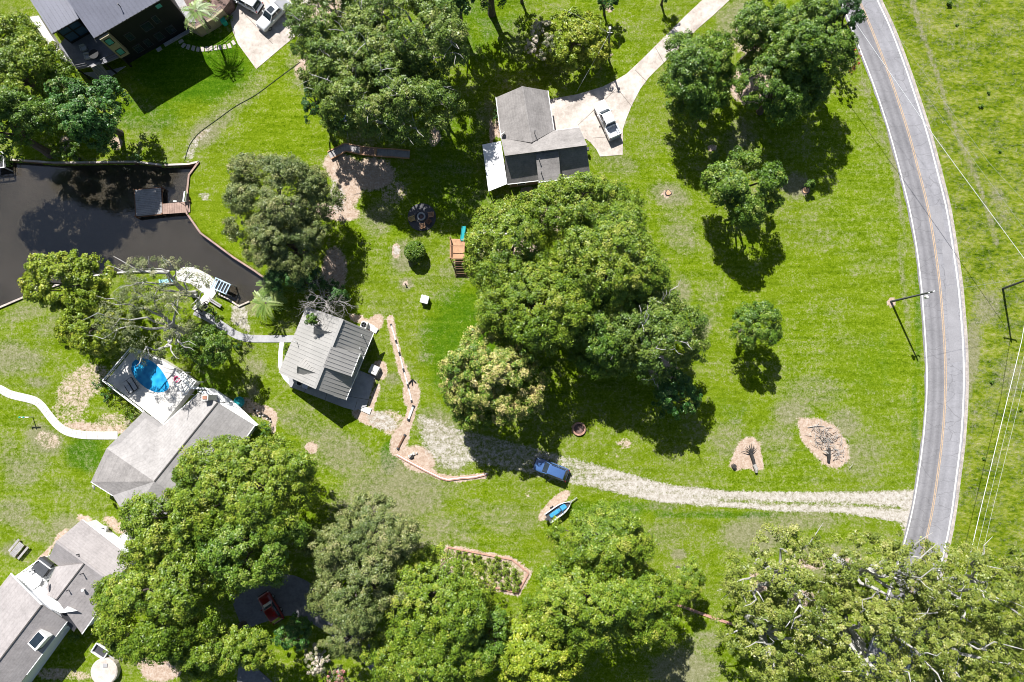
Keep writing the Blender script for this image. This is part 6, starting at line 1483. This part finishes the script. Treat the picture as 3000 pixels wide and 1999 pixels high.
# bottom middle
T('olive', 850, 1235, 122, 82, 14, 'pale grey-green oak, upper of the pair beside the great oak', 52)
T('olive', 830, 1345, 118, 98, 14, 'pale grey-green oak, middle one over the shaded driveway', 53)
T('olive', 805, 1460, 72, 45, 9, 'low grey-green tree at the end of the pale oaks', 54)
T('yoak', 1010, 1390, 135, 115, 14, 'bright green oak left of the vegetable bed', 55)
T('yoak', 985, 1505, 140, 72, 13, 'bright green oak at the bottom edge below the vegetable bed', 56)
T('yoak', 1385, 1255, 112, 88, 13, 'oak right of the vegetable bed with boat above it', 57)
T('yoak', 1375, 1390, 165, 105, 15, 'widest yellow-green oak of the bottom grove', 58)
T('yellow', 1235, 1490, 108, 92, 12, 'brightest yellow oak at the bottom edge centre', 59)
T('yoak', 1582, 1330, 38, 46, 8, 'slim small tree beside the pink brick edging', 60)
T('oak', 1130, 1462, 60, 60, 11, 'green oak squeezed between the two bright bottom oaks', 61)
# lower right pecans with bleached limbs
T('sparse', 1800, 1330, 150, 110, 15, 'open pecan with bleached limbs left of the road end', 62)
T('sparse', 2010, 1330, 140, 110, 17, 'open pecan with bleached limbs hanging over the road end', 63)
T('sparse', 2215, 1355, 140, 115, 16, 'open pecan with bleached limbs at the right edge', 64)
T('sparse', 1780, 1470, 130, 100, 15, 'open pecan with bleached limbs at the bottom edge, nearest the brick edging', 65)
T('sparse', 1985, 1470, 150, 110, 18, 'tallest bleached-limb pecan at the bottom edge', 66)
T('sparse', 2190, 1490, 150, 105, 16, 'bleached-limb pecan filling the lower right corner', 67)

# shrubs
def bush(px, py, r, h, kind, label, seed, ry=None, name='shrub', cat='shrub', nper=None):
    g = np.random.default_rng(seed); p = P(px, py, h*.5); m = mpp(px, py, h*.5); R = r*m; RY = (ry or r)*m
    t = thing(name, label, cat, Vector((p.x, p.y, 0)))
    mat, bark, size, spm, n0, rr, op, _ = KIND[kind]
    ns = max(10, int(R*RY*14)); d = unit(g.normal(size=(ns, 3)) + np.array([0, 0, .3]))
    C = d*np.array([R, RY, h*.5])*.82 + np.array([0, 0, h*.5]); C[:, 2] = np.maximum(C[:, 2], .12)
    V, Fq, ti = leaves(g, C, g.uniform(.22, .42, ns)*min(1, .5 + R*.35), nper or 34, size*.62, ctint=g.uniform(.2, .7, ns))
    mesh_np('foliage', V, Fq, M[mat], ti, t)
    mb = MB()
    for k in range(5): mb.tube([(g.normal()*.08, g.normal()*.08, -.05), tuple(np.array([d[k][0]*R*.5, d[k][1]*RY*.5, h*.6]))], [.05, .02], 5)
    mb.build('stem', M['bark'], t, local=True, recalc=False); return t
# the clipped round bush
def clipped():
    g = np.random.default_rng(77); p = P(1216, 738, 1.3); R = 31*mpp(1216, 738, 1.3); t = thing('clipped_bush', 'dense round clipped bush on the lawn below the fire pit', 'bush', (p.x, p.y, 0))
    ns = 420; d = unit(g.normal(size=(ns, 3)) + np.array([0, 0, .2])); C = d*np.array([R, R, 1.35])*.90 + np.array([0, 0, 1.4]); C = C[C[:, 2] > .1]
    V, Fq, ti = leaves(g, C, g.uniform(.14, .24, len(C)), 40, .17, ctint=g.uniform(.25, .75, len(C))); mesh_np('foliage', V, Fq, M['leaf_oak'], ti, t)
    MB().tube([(0, 0, 0), (0, 0, 1.2)], [.12, .08], 7).build('stem', M['bark'], t, local=True)
clipped()
bush(292, 1125, 17, 2.4, 'magnolia', 'dark glossy shrub at the left corner of the pool deck', 101)
bush(322, 1150, 20, 2.4, 'magnolia', 'glossy shrub with pale leaves along the pool deck side', 102)
bush(350, 1180, 22, 2.4, 'yellow', 'yellow-green shrub along the middle of the pool deck side', 103)
bush(375, 1200, 18, 2.0, 'yoak', 'round green shrub near the roof end of the pool deck', 104)
bush(392, 1222, 16, 1.4, 'oak', 'low shrub between curved walk and tan roof', 105)
bush(375, 1240, 9, .9, 'white', 'small grey-green plant at the end of the curved walk', 106)
bush(305, 1165, 14, 1.4, 'dark', 'dark low shrub left of the glossy pool deck shrubs', 107)
bush(771, 1256, 26, 2.2, 'magnolia', 'deep green round shrub at the end of the white porch', 108)
bush(1454, 345, 10, 1.8, 'dark', 'narrow dark shrub against the ranch house wall', 109, ry=24)
bush(620, 915, 14, 1.3, 'dark', 'small dark shrub beside the concrete walk at the plank bench', 110)
bush(640, 935, 12, .8, 'oak', 'low plant spilling toward the concrete walk', 111)
bush(838, 1024, 6, .8, 'oak', 'low plants between the cottage and its white walk', 112, ry=22)
bush(215, 1868, 14, 1.3, 'oak', 'small shrub in shade at the corner of the white house', 113)
bush(600, 20, 26, 2.2 + 1.6, 'yellow', 'yellow-green shrub on the mulch bed beside the black house', 114)
bush(655, 8, 16, 3.2, 'dark', 'dark shrub on the mulch bed near the driveway', 115)
bush(548, 40, 20, 3.4, 'white', 'pale-leaved shrub on the mulch bed below the palm', 116)
bush(668, 48, 12, 1.5, 'oak', 'small green shrub at the end of the stucco planter wall', 117)
bush(478, 478, 10, .7, 'oak', 'low plant on the capped bank at the top of the pond', 118)
bush(362, 1866, 26, 2.5, 'oak', 'shaded shrub under the great oak by the white house', 119)
bush(352, 1925, 13, 1.2, 'white', 'pale shrub beside the round tank lid', 120)
bush(700, 1010, 16, 1.4, 'dark', 'dark shrub below the concrete walk', 121)
bush(980, 412, 14, 2.0, 'oak', 'shrub at the left end of the timber walkway', 122)
bush(400, 468, 20, 1.4, 'dark', 'dark bank-side shrub at the top of the pond', 123, ry=14)
for i, (px, py, r) in enumerate([(2405, 60, 0), ]): pass
# rows in the vegetable bed
veg = bush(1345, 1625, 11, .9, 'yoak', 'leafy vegetable plant in the bordered bed', 130, name='vegetable_plant', cat='plant'); veg['group'] = 'plants of the vegetable bed'
rnd = random.Random(12)
for r_ in range(4):
    for k in range(8):
        if r_ == 0 and k == 0: continue
        u = k/7.0 + rnd.uniform(-.03, .03); v = r_/3.0
        px = (1340 + 170*u)*(1-v) + (1350 + 165*u)*v; py = (1622 + 34*u)*(1-v) + (1688 + 38*u)*v
        if rnd.random() < .16: continue
        c = copy_tree(veg); q = P(px + rnd.uniform(-4, 4), py + rnd.uniform(-3, 3)); c.location = (q.x, q.y, 0); c.rotation_euler = (0, 0, rnd.uniform(0, 6)); s = rnd.uniform(.55, 1.25); c.scale = (s, s, s)
# weeds in the rough field
wd = bush(2781, 12, 7, .6, 'oak', 'dark green weed clump in the rough field beyond the road', 131, name='weed_clump', cat='weed'); wd['group'] = 'weed clumps of the rough field'
for px, py, s in [(2803, 75, .7), (2895, 272, .8), (2872, 312, 1.0), (2928, 445, .7), (2905, 1120, .9), (2880, 1345, .8), (2900, 1635, .9), (2990, 1200, .8)]:
    c = copy_tree(wd); q = P(px, py); c.location = (q.x, q.y, 0); c.rotation_euler = (0, 0, px % 6); c.scale = (s*.8, s*.8, s*.6)
# palms
def palm(px, py, h, r, n, label, seed, z0=0.0):
    g = np.random.default_rng(seed); p = P(px, py, h); t = thing('palm', label, 'palm', (p.x, p.y, z0)); h = h - z0
    V, Fq, TI = [], [], []
    for k in range(n):
        a = 2*math.pi*k/n*2.4 + g.uniform(-.2, .2); el = g.uniform(.1, 1.0); L = r*g.uniform(.8, 1.1); dr = np.array([math.cos(a), math.sin(a), 0]); sd_ = np.array([-math.sin(a), math.cos(a), 0])
        tt = g.uniform(.25, .9)
        for j in range(16):
            u = (j + 1)/16; pos = np.array([0, 0, h]) + dr*L*u + np.array([0, 0, L*(el*u - 1.15*u*u)*.75])
            for s in (-1, 1):
                le = L*.34*(1 - .6*u); d = unit(sd_*s + dr*.9 + np.array([0, 0, -.25])); w = np.cross(d, [0, 0, 1])*.045; b = len(V)
                V += [pos, pos + d*le*.5 + w, pos + d*le, pos + d*le*.5 - w]; Fq.append([b, b+1, b+2, b+3]); TI += [np.clip(tt + g.normal()*.1, 0, 1)]*4
    mesh_np('fronds', np.array(V), np.array(Fq), M['leaf_palm'], np.array(TI), t)
    MB().tube([(0, 0, 0), (.05, 0, h*.5), (0, 0, h)], [.22, .17, .15], 8).build('trunk', M['bark'], t, local=True)
palm(800, 835, 3.6, 2.6, 26, 'palm with pale green fronds beside the pond tip', 7)
palm(778, 888, 3.0, 2.5, 26, 'shorter palm below the other at the pond tip', 8)
palm(575, 32, 6.4, 2.4, 20, 'palm rising from the mulch bed beside the black house', 9, 2.0)
# dead tree
def dead_tree(px, py, h, label):
    g = np.random.default_rng(5); b = P(px, py, 0); t = thing('dead_tree', label, 'tree', b); mb = MB()
    def grow(p, d, L, r, lv):
        q = p + d*L; m = (p + q)/2 + g.normal(size=3)*L*.05; mb.tube([p, m, q], [r, r*.8, r*.6], 5)
        if lv == 0: return
        for k in range(4 if lv > 3 else 3):
            grow(p + d*L*g.uniform(.45, 1.0), unit(d + g.normal(size=3)*.75 + np.array([0, 0, .12])), L*g.uniform(.55, .8), r*.55, lv - 1)
    top = np.array(P(965, 862, h)) - np.array(b)
    grow(np.array([0., 0, 0]), unit(top), np.linalg.norm(top)*.5, .17, 5)
    mb.build('branches', M['dead_wood'], t, local=True, recalc=False)
dead_tree(955, 905, 8.5, 'bare grey dead tree leaning beside the cottage roof')
